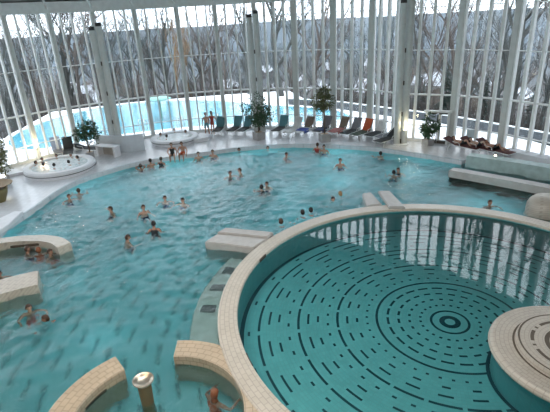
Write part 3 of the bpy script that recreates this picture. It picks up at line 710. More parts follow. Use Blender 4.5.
# ================================================================== people
SKIN = [plain('skin_a', (.50, .30, .22), .55, var=.06), plain('skin_b', (.42, .23, .16), .55, var=.06), plain('skin_c', (.58, .38, .29), .55, var=.06)]
HAIRM = dict(black=plain('hair_black', (.015, .012, .012), .5), brown=plain('hair_brown', (.06, .032, .018), .5), red=plain('hair_red', (.22, .075, .03), .5), blond=plain('hair_blond', (.35, .24, .12), .5), grey=plain('hair_grey', (.22, .21, .2), .5))
SUIT = dict(navy=FAB['navy'], black=FAB['dark'], red=FAB['red'], orange=FAB['orange'], teal=FAB['teal'])
def body_mesh(J, head_dir=Vector((0, -1, 0)), fingers=True, voxel=.016):
    """J: joint dict. Grow one continuous skinned surface, add head, remesh."""
    P = {k: Vector(v) for k, v in J.items()}
    P['pelvis'] = (P['hipL'] + P['hipR']) / 2 + Vector((0, 0, 0)); chain = []
    v, e, rad = [], [], []
    def add(p, r): v.append(p); rad.append(r); return len(v) - 1
    pel = add(P['pelvis'], .125); wa = add(P['pelvis'].lerp(P['chest'], .5), .115); ch = add(P['chest'], .14); nb = add(P['neck'], .070); nt_ = add(P['head'] - (P['head'] - P['neck']).normalized() * .05, .062)
    e += [(pel, wa), (wa, ch), (ch, nb), (nb, nt_)]
    for s in 'LR':
        sh = add(P['sh' + s], .070); el = add(P['el' + s], .043); wr = add(P['wr' + s], .030); e += [(ch, sh), (sh, el), (el, wr)]
        fd = (P['wr' + s] - P['el' + s]).normalized(); side = fd.cross(Vector((0, 0, 1)));
        if side.length < .1: side = Vector((1, 0, 0))
        side.normalize(); palm = add(P['wr' + s] + fd * .06, .036); e.append((wr, palm))
        if fingers:
            dn = side.cross(fd).normalized()
            for k, (off, ln) in enumerate(((-.030, .072), (-.010, .082), (.010, .078), (.030, .062))):
                b = P['wr' + s] + fd * .085 + side * off; f1 = add(b, .0095); f2 = add(b + fd * ln * .55 - dn * .006, .009); f3 = add(b + fd * ln - dn * .022, .0075)
                e += [(palm, f1), (f1, f2), (f2, f3)]
            b = P['wr' + s] + fd * .035 + side * .036; t1 = add(b, .011); t2 = add(b + fd * .04 + side * .028, .0095); e += [(palm, t1), (t1, t2)]
        hp = add(P['hip' + s], .098); kn = add(P['kn' + s], .060); cf = add(P['kn' + s].lerp(P['an' + s], .35), .056); an = add(P['an' + s], .036); e += [(pel, hp), (hp, kn), (kn, cf), (cf, an)]
        toe = add(P['toe' + s], .03); e.append((an, toe))
    me = bpy.data.meshes.new('b'); me.from_pydata([tuple(q) for q in v], e, []); ob = bpy.data.objects.new('b', me); COL.objects.link(ob)
    md = ob.modifiers.new('s', 'SKIN'); md.use_smooth_shade = True
    for i, sv in enumerate(me.skin_vertices[0].data): sv.radius = (rad[i], rad[i] * (.82 if i in (1, 2) else 1)); sv.use_root = (i == 0)
    ob.modifiers.new('u', 'SUBSURF').levels = 1
    dg = bpy.context.evaluated_depsgraph_get(); m2 = bpy.data.meshes.new_from_object(ob.evaluated_get(dg)); bpy.data.objects.remove(ob)
    bm = bmesh.new(); bm.from_mesh(m2)
    # head with brow, nose, chin, ears
    hc = P['head'] + Vector((0, 0, .022)); fw = head_dir.normalized(); sd = fw.cross(Vector((0, 0, 1))).normalized(); up = sd.cross(fw)
    sv = bmesh.ops.create_uvsphere(bm, u_segments=20, v_segments=14, radius=1)['verts']
    for q in sv:
        c = q.co.copy(); x, y, z = c; wx = .076 * (1 - .18 * max(0, -z)); dy = .096; co_ = Vector((x * wx, y * dy, z * .118))
        if y > .75 and -.45 < z < .15 and abs(x) < .22: co_.y += .022 * (1 - abs(x) / .22)
        if y > .3 and .05 < z < .3 and .2 < abs(x) < .5: co_.y -= .008
        if y > .4 and z < -.6: co_.y += .012
        q.co = hc + sd * co_.x + fw * co_.y + up * co_.z
    for s in (-1, 1):
        ev = bmesh.ops.create_uvsphere(bm, u_segments=8, v_segments=6, radius=1)['verts']
        for q in ev: c = q.co.copy(); q.co = hc + sd * (s * .078 + c.x * .012) + fw * (c.y * .02 - .005) + up * (c.z * .03 - .005)
    bm.to_mesh(m2); bm.free()
    ob = bpy.data.objects.new('b', m2); COL.objects.link(ob); rm = ob.modifiers.new('r', 'REMESH'); rm.mode = 'VOXEL'; rm.voxel_size = voxel; rm.use_smooth_shade = True
    dg = bpy.context.evaluated_depsgraph_get(); m3 = bpy.data.meshes.new_from_object(ob.evaluated_get(dg)); bpy.data.objects.remove(ob)
    m3.polygons.foreach_set('use_smooth', [True] * len(m3.polygons)); m3.name = 'person_body'
    return m3, P, hc, fw, sd, up
def shell(m3, test, off, name):
    bm = bmesh.new(); bm.from_mesh(m3); bm.normal_update()
    kill = [f for f in bm.faces if not test(f.calc_center_median())]; bmesh.ops.delete(bm, geom=kill, context='FACES')
    bm.normal_update()
    for q in bm.verts: q.co += q.normal * off
    me = bpy.data.meshes.new(name); bm.to_mesh(me); bm.free(); me.polygons.foreach_set('use_smooth', [True] * len(me.polygons)); return me
def segd(p, a, b):
    t = max(0, min(1, (p - a).dot(b - a) / (b - a).length_squared)); return (p - a.lerp(b, t)).length
POSES = {}; EYES = {}
def pose(name, J, hd=(0, -1, 0), voxel=.018):
    m3, P, hc, fw, sd, up = body_mesh(J, Vector(hd), True, voxel)
    def hair_t(q):
        d = q - hc
        return d.length < .155 and d.dot(up) > -.08 and (d.dot(up) > .045 + .0 or d.dot(fw) < -.005) and not (d.dot(fw) > .06 and d.dot(up) < .06) and not (d.dot(up) < -.05 and d.dot(fw) > -.04)
    def longhair_t(q):
        d = q - hc
        return (d.length < .24 and d.dot(up) > -.2 and (d.dot(up) > .04 or d.dot(fw) < .0)) and not (d.dot(fw) > .06 and d.dot(up) < .06) and d.dot(fw) < .1 and abs(d.dot(sd)) < .1
    def trunks_t(q): return min(segd(q, P['pelvis'], P['hipL'].lerp(P['knL'], .38)), segd(q, P['pelvis'], P['hipR'].lerp(P['knR'], .38))) < .145 and segd(q, P['pelvis'], P['pelvis'].lerp(P['chest'], .1)) < .32 and (q - P['wrL']).length > .14 and (q - P['wrR']).length > .14
    def bikini_t(q):
        a = P['pelvis'].lerp(P['chest'], .0); b = P['chest'] + (P['neck'] - P['chest']) * .35
        return segd(q, a, b) < .175 and (q - P['shL']).length > .10 and (q - P['shR']).length > .10 and (q - P['neck']).length > .12 and (q - P['wrL']).length > .16 and (q - P['wrR']).length > .16 and (q - P['elL']).length > .1 and (q - P['elR']).length > .1
    eb = bmesh.new()
    for s_ in (-1, 1):
        vv_ = bmesh.ops.create_uvsphere(eb, u_segments=8, v_segments=6, radius=.012)['verts']
        bmesh.ops.translate(eb, verts=vv_, vec=hc + sd * s_ * .030 + fw * .082 + up * .012)
    em_ = bpy.data.meshes.new('eyes'); eb.to_mesh(em_); eb.free()
    EYES[name] = em_
    POSES[name] = (m3, shell(m3, hair_t, .024, 'hair'), shell(m3, longhair_t, .028, 'hair'), shell(m3, trunks_t, .010, 'swim_trunks'), shell(m3, bikini_t, .008, 'swimsuit'))
def Jstand(kn_f=0.0, arm=.35, **kw):
    d = dict(head=(0, -.02, 1.60), neck=(0, 0, 1.44), chest=(0, 0, 1.24), hipL=(.09, 0, .90), hipR=(-.09, 0, .90), shL=(.19, 0, 1.38), shR=(-.19, 0, 1.38),
             elL=(.27, .03, 1.10), elR=(-.27, .03, 1.10), wrL=(.28, -.06, .86), wrR=(-.28, -.06, .86), knL=(.11, -.03, .48), knR=(-.11, -.03, .48), anL=(.12, .02, .07), anR=(-.12, .02, .07), toeL=(.14, -.14, .03), toeR=(-.14, -.14, .03))
    d.update(kw); return d
pose('stand', Jstand(wrL=(.20, -.22, .98), knR=(-.10, .0, .48), knL=(.12, -.1, .49), anL=(.13, -.14, .07), toeL=(.14, -.3, .03)))
# in the water: origin at the water level, body below; head & shoulders out
def Jw(dz, **kw):
    d = {k: (v[0], v[1], v[2] - 1.60 + dz) for k, v in Jstand().items()}; d.update(kw); return d
H0 = .14     # head centre above the water
base_w = dict(head=(0, -.03, H0), neck=(0, 0, H0 - .16), chest=(0, .02, H0 - .36), hipL=(.09, .06, H0 - .72), hipR=(-.09, .06, H0 - .72), shL=(.19, 0, H0 - .22), shR=(-.19, 0, H0 - .22),
    elL=(.42, -.10, H0 - .38), elR=(-.42, -.10, H0 - .38), wrL=(.40, -.36, H0 - .33), wrR=(-.40, -.36, H0 - .33), knL=(.14, -.20, H0 - 1.02), knR=(-.14, -.20, H0 - 1.02), anL=(.14, .12, H0 - 1.26), anR=(-.14, .12, H0 - 1.26), toeL=(.14, -.02, H0 - 1.32), toeR=(-.14, -.02, H0 - 1.32))
pose('wade', base_w)
pose('wade_wide', {**base_w, 'elL': (.46, .02, H0 - .24), 'wrL': (.68, -.10, H0 - .22), 'elR': (-.46, .02, H0 - .24), 'wrR': (-.68, -.10, H0 - .22)})
pose('chest', {k: (v[0], v[1], v[2] + .20) for k, v in {**base_w, 'elL': (.30, .05, H0 - .46), 'wrL': (.38, -.14, H0 - .58), 'elR': (-.30, .05, H0 - .46), 'wrR': (-.38, -.14, H0 - .58), 'anL': (.14, .1, H0 - 1.42), 'anR': (-.14, .1, H0 - 1.42), 'toeL': (.14, -.05, H0 - 1.48), 'toeR': (-.14, -.05, H0 - 1.48)}.items()})
pose('swim', dict(head=(0, -.10, .16), neck=(0, .05, .06), chest=(0, .22, -.05), hipL=(.09, .58, -.14), hipR=(-.09, .58, -.14), shL=(.18, .08, .0), shR=(-.18, .08, .0), elL=(.38, -.12, -.04), elR=(-.36, .02, -.1), wrL=(.30, -.40, -.03), wrR=(-.42, -.24, -.08),
    knL=(.20, .95, -.20), knR=(-.16, 1.0, -.18), anL=(.18, 1.36, -.14), anR=(-.14, 1.42, -.22), toeL=(.18, 1.5, -.16), toeR=(-.14, 1.56, -.24)))
pose('lean', {**base_w, 'elL': (.30, -.22, H0 - .10), 'wrL': (.05, -.36, H0 - .08), 'elR': (-.30, -.22, H0 - .10), 'wrR': (-.05, -.36, H0 - .08)})
pose('recline', dict(head=(0, -.06, .24), neck=(0, 0, .09), chest=(0, -.06, -.1), hipL=(.09, -.28, -.42), hipR=(-.09, -.28, -.42), shL=(.19, .02, .03), shR=(-.19, .02, .03), elL=(.42, .08, .0), elR=(-.42, .08, .0), wrL=(.62, .02, -.02), wrR=(-.62, .02, -.02),
    knL=(.13, -.66, -.22), knR=(-.13, -.66, -.24), anL=(.12, -.95, -.46), anR=(-.14, -.98, -.44), toeL=(.12, -1.08, -.40), toeR=(-.14, -1.1, -.38)))
pose('sit', dict(head=(0, -.12, .74), neck=(0, -.04, .58), chest=(0, .0, .38), hipL=(.10, .0, .09), hipR=(-.10, .0, .09), shL=(.19, -.02, .52), shR=(-.19, -.02, .52), elL=(.30, -.06, .28), elR=(-.28, -.16, .28), wrL=(.26, -.12, .05), wrR=(-.16, -.38, .16),
    knL=(.14, -.42, .10), knR=(-.14, -.42, .10), anL=(.14, -.46, -.33), anR=(-.16, -.40, -.33), toeL=(.15, -.60, -.38), toeR=(-.17, -.54, -.38)))
pose('lie', dict(head=(0, .52, .66), neck=(0, .42, .56), chest=(0, .26, .50), hipL=(.09, -.06, .50), hipR=(-.09, -.06, .50), shL=(.19, .38, .53), shR=(-.19, .38, .53), elL=(.31, .18, .48), elR=(-.31, .16, .48), wrL=(.26, -.05, .50), wrR=(-.12, .0, .62),
    knL=(.13, -.46, .50), knR=(-.13, -.40, .76), anL=(.13, -.86, .46), anR=(-.13, -.64, .46), toeL=(.14, -.90, .56), toeR=(-.14, -.76, .46)), (0, -.75, .66))
def person(pz, x, y, z, rz, lab, hair='brown', suit='trunks', sc='navy', skin=0, long=False, group=None, scl=1.16):
    m3, h1, h2, tr, bk = POSES[pz]
    e = empty('person', (x, y, z), radians(rz)); e['label'] = lab; e['category'] = 'person'
    if group: e['group'] = group
    e.scale = (scl,) * 3
    for nm, me_, mt in (('body', m3, SKIN[skin]), ('eyes', EYES[pz], HAIRM['black']), ('hair', h2 if long else h1, HAIRM[hair]), ('swim_trunks' if suit == 'trunks' else 'swimsuit', tr if suit == 'trunks' else bk, SUIT[sc])):
        me_ = me_.copy() if len(me_.materials) and me_.materials[0] != mt else me_
        if not len(me_.materials): me_.materials.append(mt)
        elif me_.materials[0] != mt:
            me_.materials[0] = mt
        o = bpy.data.objects.new(nm, me_); COL.objects.link(o); o.parent = e
    return e
P_ = person
GP = 'bathers in the main pool'
for a in (
 ('wade', -12.45, 26.2, WW, 40, 'dark-haired bather by the pool edge below the large hot tub, nearer of the two', 'brown'),
 ('wade', -12.2, 27.1, WW, 200, 'bather by the pool edge below the large hot tub, farther of the two', 'brown'),
 ('wade_wide', -9.15, 23.8, WW, -60, 'lone bather with arms spread in the water off the two at the pool edge', 'brown'),
 ('chest', -7.17, 23.2, WW, 30, 'brown-haired bather with bare shoulders, next to the one nearest the arm-folding bather', 'brown'),
 ('chest', -6.1, 20.9, WW, 185, 'bather in a dark suit seen from behind with both elbows out', 'black', 'bikini', 'black', 1),
 ('wade', -6.38, 25.0, WW, 10, 'bather facing the camera, one of a close pair in mid pool, slightly the taller', 'brown'),
 ('wade', -5.25, 24.5, WW, -25, 'bather in mid pool, partner of the slightly taller one beside', 'black'),
 ('wade', -7.2, 19.97, WW, 120, 'lone brown-haired bather, nearest head to the curved spa wall with three bathers', 'brown'),
 ('lean', -9.45, 31.65, WW, 200, 'head low at the pool edge, first of three in a row below the small tub', 'brown', 'trunks', 'navy', 1),
 ('chest', -8.8, 32.05, WW, 215, 'dark-haired bather at the pool edge, middle of three in a row', 'black', 'trunks', 'navy', 1),
 ('chest', -8.1, 32.3, WW, 160, 'bather at the pool edge beside the two seated people, last of three in a row', 'brown', 'bikini', 'black', 1),
 ('chest', -5.5, 33.2, WW, 20, 'slim bather standing by the pool edge just past the two seated people', 'black'),
 ('chest', -4.45, 33.55, WW, -15, 'second slim bather by the far pool edge, beyond the two seated people', 'brown'),
 ('recline', -2.5, 34.1, WW, 0, 'bather leaning back with arms spread on the far pool edge before the dark recliners', 'black', 'trunks', 'navy', 1),
 ('recline', -.3, 34.15, WW, 0, 'bather leaning back with arms spread on the pool edge below the dense potted tree', 'black', 'trunks', 'navy', 2),
 ('wade', 1.02, 32.5, WW, 50, 'lone black-haired head in the water below the dense potted tree', 'black'),
 ('wade', -2.85, 28.9, WW, 30, 'black-haired bather, one of two in the middle of the pool', 'black'),
 ('wade_wide', -2.2, 29.4, WW, -80, 'bather with a raised arm, one of two in the middle of the pool', 'brown'),
 ('wade', -.75, 25.9, WW, 180, 'black-haired bather seen from behind, hugging a companion in mid pool', 'black', 'bikini', 'black', 0),
 ('wade', -.42, 26.4, WW, -30, 'pale bather facing the black-haired companion in mid pool', 'brown', 'trunks', 'navy', 2),
 ('chest', 3.45, 33.75, WW, 150, 'long-haired bather by the pool edge below the thin-trunked potted tree', 'brown', 'bikini', 'red', 0),
 ('chest', 3.9, 33.2, WW, -20, 'short-haired bather by the pool edge next to the long-haired one', 'black'),
 ('chest', 4.55, 29.6, WW, 5, 'bare-chested bather standing alone facing the camera in the far half of the pool', 'brown', 'trunks', 'navy', 0),
 ('wade', 7.7, 31.35, WW, 190, 'black-haired head seen from behind near the edge by the twin mast', 'black'),
 ('wade', 7.55, 27.2, WW, 170, 'black-haired bather, nearer of the pair beside the channel walls', 'black'),
 ('wade', 7.95, 27.65, WW, -30, 'brown-haired bather, farther of the pair beside the channel walls', 'brown', 'bikini', 'black', 0, True),
 ('wade', 11.1, 21.75, WW, 10, 'brown-haired bather between the round curb and the recessed channel wall', 'brown', 'trunks', 'navy', 1),
 ('swim', 3.15, 23.4, WW, 20, 'black-haired swimmer just off the round curb near the stub walls', 'black', 'bikini', 'black', 0),
 ('swim', 3.75, 23.95, WW, 200, 'pale swimmer floating beyond the black-haired one near the stub walls', 'blond', 'bikini', 'navy', 2),
 ('recline', .28, 20.55, WW, 215, 'brown-haired bather leaning on the outside of the round curb near the double wing wall', 'brown', 'trunks', 'navy', 1),
 ('recline', 1.42, 21.5, WW, 208, 'black-haired bather leaning on the round curb, first of two heads together', 'black', 'trunks', 'navy', 1),
 ('recline', 1.86, 21.72, WW, 200, 'black-haired bather leaning on the round curb, second of two heads together', 'black', 'bikini', 'black', 0),
 ('wade', -9.36, 14.5, WW, 40, 'brown-haired swimmer in the foam beside the swimmer in orange', 'brown', 'trunks', 'red', 0),
 ('swim', -8.25, 13.7, WW + .04, -60, 'swimmer in an orange suit lying in the water near the short spa wall', 'brown', 'bikini', 'orange', 1),
 ('wade', -1.98, 9.72, WW, 140, 'red-haired bather inside the curved spa wall joined to the round curb', 'red', 'bikini', 'orange', 1, True),
 ('wade', -11.75, 19.35, WW, 120, 'bather behind the curved spa wall, first of three', 'brown', 'trunks', 'navy', 1),
 ('wade', -11.1, 19.15, WW, 200, 'bather behind the curved spa wall, middle of three', 'red', 'bikini', 'orange', 1),
 ('wade', -10.5, 18.95, WW, 80, 'bather behind the curved spa wall, third and closest to its free end', 'brown', 'trunks', 'red', 1),
 ('wade', -11.9, 17.2, WW, 30, 'dark-haired bather whose head just shows over the short spa wall', 'black', 'trunks', 'navy', 1)):
    P_(*a, group=GP)
P_('sit', -7.42, 33.35, 0, 5, 'person in a dark swimsuit seated on the pool edge with feet in the water', 'brown', 'bikini', 'black', 0, group='people seated on the pool edge')
P_('sit', -6.65, 33.5, 0, -10, 'bare-chested person in orange trunks seated on the pool edge', 'brown', 'trunks', 'orange', 1, group='people seated on the pool edge')
P_('stand', -5.45, 38.9, 0, 20, 'standing person in blue trunks on the deck by the recliners', 'black', 'trunks', 'teal', 1)
P_('stand', -4.98, 39.3, 0, -15, 'standing person in a reddish suit next to the one in blue trunks', 'brown', 'bikini', 'red', 0, True)
TB = 'bathers in the large hot tub'
for i, (x, y, rz, hr, lab) in enumerate((
   (-16.45, 30.9, 60, 'black', 'closest to the cut-off potted tree'), (-16.35, 31.7, 100, 'black', 'second round the rim from the cut-off potted tree'), (-15.65, 30.35, 10, 'black', 'with black hair at the near rim'), (-15.6, 32.4, 140, 'black', 'with back to the grey recliner'),
   (-14.75, 30.0, 0, 'black', 'midway along the near rim'), (-13.95, 30.6, -40, 'black', 'at the near rim by the potted tree'), (-13.75, 31.7, -90, 'black', 'with very dark hair against the potted tree'), (-14.5, 32.4, 190, 'grey', 'with grey hair at the far rim'))):
    dx, dy = -14.9 - x, 31.2 - y
    P_('recline', x, y, .50, math.degrees(atan2(dx, -dy)), 'bather in the large hot tub, ' + lab, hr, 'trunks', 'navy', i % 3, group=TB, scl=1.0)
for i, (x, y, hr, lab) in enumerate(((-9.15, 37.4, 'black', 'at the side facing the pale screen wall'), (-8.45, 36.6, 'black', 'at the near rim'), (-8.2, 38.8, 'brown', 'at the far rim against the glazing'), (-7.05, 38.0, 'black', 'at the side facing the standing people'))):
    dx, dy = -8.0 - x, 37.65 - y
    P_('recline', x, y, .46, math.degrees(atan2(dx, -dy)), 'bather in the small hot tub, ' + lab, hr, 'trunks', 'navy', i % 3, group='bathers in the small hot tub', scl=1.0)
for (x, y, rz), lab, hr, sk in zip(((13.05, 30.6, .60), (13.95, 30.0, .55), (14.65, 29.2, .50)), ('sunbather with raised knees on the recliner closest to the glass door', 'dark-haired sunbather on the middle of three maroon recliners', 'sunbather on the maroon recliner beside the glazing column'), ('brown', 'black', 'brown'), (0, 2, 1)):
    P_('lie', x, y, -.02, math.degrees(rz), lab, hr, 'trunks', 'black', sk, group='sunbathers')

# ================================================================== OUTSIDE
def terrace_edge(az): return (62 if az > -26 else max(50, 62 + (az + 26) * 4)) if az <= 4 else max(54 - (az - 4) * .62, 35.5)
def tz(x, y):
    dd = hypot(x, y); edge = 62
    # rim of the terrace: nearer on the side with the fence
    az = math.degrees(atan2(x, y))
    if az < -26: edge = max(50, 62 + (az + 26) * 4)
    if az > 4: edge = max(54 - (az - 4) * .62, 35.5)
    if dd < edge: return -.32
    t = dd - edge
    if t < 340: z = -.32 - 34 * (1 - math.exp(-t / 110.0))
    else: z = -32.8
    if dd > 420: z += min(1, (dd - 420) / 900) ** 1.3 * 7
    z += noise.noise(Vector((x * .012, y * .012, 0))) * min(4, t * .04)
    if dd > 500: z += noise.noise(Vector((az * .09, .5, 3))) * 5
    return z
bm = bmesh.new(); ds = [0, 15, 24, 30] + [36 + 3 * i for i in range(14)] + [80 * 1.13 ** i for i in range(27)]; rows = []
ads = [-75 + 2.5 * i for i in range(61)]
for d_ in ds[1:]:
    rows.append([bm.verts.new((d_ * sin(radians(a)), d_ * cos(radians(a)) , 0)) for a in ads])
for r_ in rows:
    for q in r_:
        d_ = hypot(q.co.x, q.co.y); e_ = terrace_edge(math.degrees(atan2(q.co.x, q.co.y)))
        q.co.z = tz(q.co.x, q.co.y) if d_ > e_ else -2.0
for i in range(len(rows) - 1):
    for k in range(len(ads) - 1): bm.faces.new((rows[i][k], rows[i][k + 1], rows[i + 1][k + 1], rows[i + 1][k]))
TE = [((terrace_edge(a) + .6) * sin(radians(a)), (terrace_edge(a) + .6) * cos(radians(a))) for a in [-75 + 2.5 * i for i in range(61)]] + [(34, -3), (-60, -3)]
bmesh.ops.recalc_face_normals(bm, faces=bm.faces)
k = N('winter_ground'); sx = k.n('ShaderNodeSeparateXYZ'); k.link(k.pos(), sx.inputs[0])
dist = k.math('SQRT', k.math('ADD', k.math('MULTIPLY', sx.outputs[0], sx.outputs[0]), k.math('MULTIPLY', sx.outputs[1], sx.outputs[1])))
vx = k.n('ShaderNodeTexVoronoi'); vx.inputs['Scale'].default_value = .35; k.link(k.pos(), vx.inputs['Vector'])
hazy_forest = k.mix(k.ramp(k.noise(.05, k.pos(), 8, .75), [(.38, (0, 0, 0)), (.62, (1, 1, 1))]), (.008, .026, .040), (.022, .046, .068))  # far trees tinted blue-grey: distance haze put into the colour
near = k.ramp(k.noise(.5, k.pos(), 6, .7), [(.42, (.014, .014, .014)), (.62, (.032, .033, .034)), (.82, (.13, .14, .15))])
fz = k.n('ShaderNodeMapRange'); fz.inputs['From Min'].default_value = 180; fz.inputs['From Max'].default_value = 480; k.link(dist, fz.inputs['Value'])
slope = k.mix(fz.outputs[0], near, hazy_forest)
tr_ = k.math('LESS_THAN', -.40, sx.outputs[2])
col = k.mix(tr_, slope, (.86, .88, .92))
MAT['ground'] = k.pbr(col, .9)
struct('ground_terrace', flat_with_holes([TE[::-1], DECK_OUT], -.31), 'snow')
bmesh.ops.delete(bm, geom=[f for f in bm.faces if all(hypot(v.co.x, v.co.y) < terrace_edge(math.degrees(atan2(v.co.x, v.co.y))) - 4 for v in f.verts)], context='FACES')
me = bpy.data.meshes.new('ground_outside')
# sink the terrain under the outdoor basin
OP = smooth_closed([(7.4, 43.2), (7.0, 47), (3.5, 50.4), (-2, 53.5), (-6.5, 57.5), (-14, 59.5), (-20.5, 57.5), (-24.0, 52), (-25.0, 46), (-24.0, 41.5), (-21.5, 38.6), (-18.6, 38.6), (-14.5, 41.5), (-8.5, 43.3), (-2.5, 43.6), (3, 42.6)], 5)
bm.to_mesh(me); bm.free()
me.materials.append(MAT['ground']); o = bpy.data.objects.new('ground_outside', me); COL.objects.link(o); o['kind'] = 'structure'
for p in me.polygons: p.use_smooth = False
BLUE = plain('outdoor_pool_lining', (.16, .46, .55), .5, scale=.3, var=.1)
op = empty('outdoor_pool', (0, 0, 0)); op['label'] = 'bright blue outdoor pool with a snowy rim beyond the glazing'; op['category'] = 'pool'
o = obj('pool_lining', flat_with_holes([OP], -.28), BLUE, op)
rim_o = off_line(OP + OP[:1], .0)[:-1]; cx = sum(p[0] for p in OP) / len(OP); cy = sum(p[1] for p in OP) / len(OP)
bm = bmesh.new(); n_ = len(OP); on = []
for i in range(n_):
    a = Vector(OP[i - 1]); b = Vector(OP[(i + 1) % n_]); t = (b - a).normalized(); on.append(Vector((OP[i][0] + t.y * -.45 * -1, OP[i][1] - t.x * -.45 * -1)))
if sum((on[i] - Vector((cx, cy))).length for i in range(n_)) < sum((Vector(OP[i]) - Vector((cx, cy))).length for i in range(n_)):
    on = [2 * Vector(OP[i]) - on[i] for i in range(n_)]
for i in range(n_):
    j = (i + 1) % n_
    for za, zb, A, B in ((-.14, -.14, OP, on), (-.34, -.14, OP, OP), (-.34, -.14, on, on)):
        bm.faces.new([bm.verts.new((A[i][0], A[i][1], za)), bm.verts.new((A[j][0], A[j][1], za)), bm.verts.new((B[j][0], B[j][1], zb)), bm.verts.new((B[i][0], B[i][1], zb))])
obj('coping', bm, 'snow', op)
o = face_up(obj('outdoor_water', flat_with_holes([OP], -.20), water('outdoor_water', (.8, .97, 1), 1.5, .05, False, .1))); o['label'] = 'steaming bright blue water of the outdoor pool'; o['category'] = 'water'; o['kind'] = 'stuff'
# water mushroom outside
um = empty('water_mushroom', (-11.5, 49, -.28)); um['label'] = 'mint green mushroom shaped fountain standing in the outdoor pool'; um['category'] = 'fountain'
MINT = plain('mint_paint', (.16, .34, .30), .5)
bm = bmesh.new(); lathe(bm, [(.12, 0), (.12, 2.1)], 14); obj('stem', bm, MINT, um)
bm = bmesh.new(); lathe(bm, [(.001, 2.35), (.7, 2.28), (1.25, 2.05), (1.25, 1.98), (.12, 2.1)], 28); obj('cap', bm, MINT, um, smooth=True)
# hand rails of the outdoor pool
for i, (x, y) in enumerate(((-12.4, 43.8), (-8.9, 44.3), (-5.0, 44.6))):
    bm = bmesh.new()
    for s in (0, .5): tube(bm, [(x + s, y - .6, -.3), (x + s, y - .6, .65), (x + s, y - .3, .8), (x + s, y + .4, .5), (x + s, y + .4, -.28)], .03, 8)
    o = obj('pool_handrail', bm, 'chrome'); o['label'] = 'metal handrail pair at the outdoor pool edge, ' + ('beyond the pale screen wall', 'beyond the small hot tub', 'closest to the standing people')[i]; o['category'] = 'handrail'
# dark boundary fence along the snowy terrace
fp = smooth_open([(2.2, 52.3), (6.4, 49.6), (9.15, 46.7), (11.9, 43.5), (14.4, 40.8), (16.4, 38.0), (18.8, 34.0), (21.0, 30.0), (23.5, 24)], 4)
fe = empty('boundary_fence', (0, 0, 0)); fe['label'] = 'low dark boundary fence at the far side of the snowy terrace'; fe['category'] = 'fence'
L1, R1 = off_line(fp, .06), off_line(fp, -.06); bm = bmesh.new(); prism(bm, L1 + R1[::-1], -.45, .42); obj('fence_panel', bm, 'fence', fe)
L1, R1 = off_line(fp, .10), off_line(fp, -.10); bm = bmesh.new(); prism(bm, L1 + R1[::-1], .42, .50); obj('top_rail', bm, 'beamc', fe)

# ------------------------------------------------------------------ bare winter trees
def bare_tree_mesh(seed, h, spread, name, depth=4, r0=.2, dens=1.0):
    rnd = random.Random(seed); bm = bmesh.new()
    def grow(p, d, ln, r, lv):
        pts = [p]; dd = d.copy(); q = p.copy(); k = 3
        for i in range(k):
            dd = (dd + Vector((rnd.gauss(0, .10), rnd.gauss(0, .10), .05 if lv else .02))).normalized(); q = q + dd * ln / k; pts.append(q.copy())
        tube(bm, pts, [r * (1 - .45 * i / k) for i in range(k + 1)], 5 if lv < 1 else 3, cap=False)
        if lv >= depth: return
        nb = int((7 if lv == 0 else 4) * dens)
        for j in range(nb):
            t = rnd.uniform(.25 if lv else .35, 1.0); ix = min(k - 1, int(t * k)); bp_ = pts[ix].lerp(pts[ix + 1], t * k - ix)
            a = rnd.random() * 6.28; side = Vector((cos(a), sin(a), 0)); nd = (dd * rnd.uniform(.5, 1.0) + side * spread * rnd.uniform(.4, 1.0) + Vector((0, 0, .15))).normalized()
            grow(bp_, nd, ln * rnd.uniform(.42, .68), max(.008, r * .5 * rnd.uniform(.7, 1)), lv + 1)
    grow(Vector((0, 0, -.4)), Vector((rnd.gauss(0, .05), rnd.gauss(0, .05), 1)).normalized(), h * .62, r0, 0)
    me = bpy.data.meshes.new(name); bm.to_mesh(me); bm.free(); return me
BK = [plain('winter_bark_grey', (.06, .065, .062), .95, scale=.5, var=.35), plain('winter_bark_brown', (.095, .08, .072), .95, scale=.5, var=.35), plain('winter_bark_blue', (.085, .10, .10), .95, scale=.5, var=.3)]
VAR = []
for i in range(6):
    me = bare_tree_mesh(40 + i, 13, (.55, .7, .85, .6, .75, .5)[i], 'bare_tree', 4, (.2, .26, .17, .36, .15, .22)[i], (1.0, 1.0, 1.3, 1.0, 1.3, 1.0)[i]); me.materials.append(BK[i % 3]); VAR.append(me)
rnd = random.Random(11)
def tree(x, y, s, v, lab, grp, name='bare_tree', zs=1.0):
    o = bpy.data.objects.new(name, VAR[v]); COL.objects.link(o); o.location = (x, y, tz(x, y)); o.rotation_euler = (0, 0, rnd.random() * 6.28); o.scale = (s, s, s * zs)
    o['label'] = lab; o['category'] = 'tree'; o['group'] = grp; return o
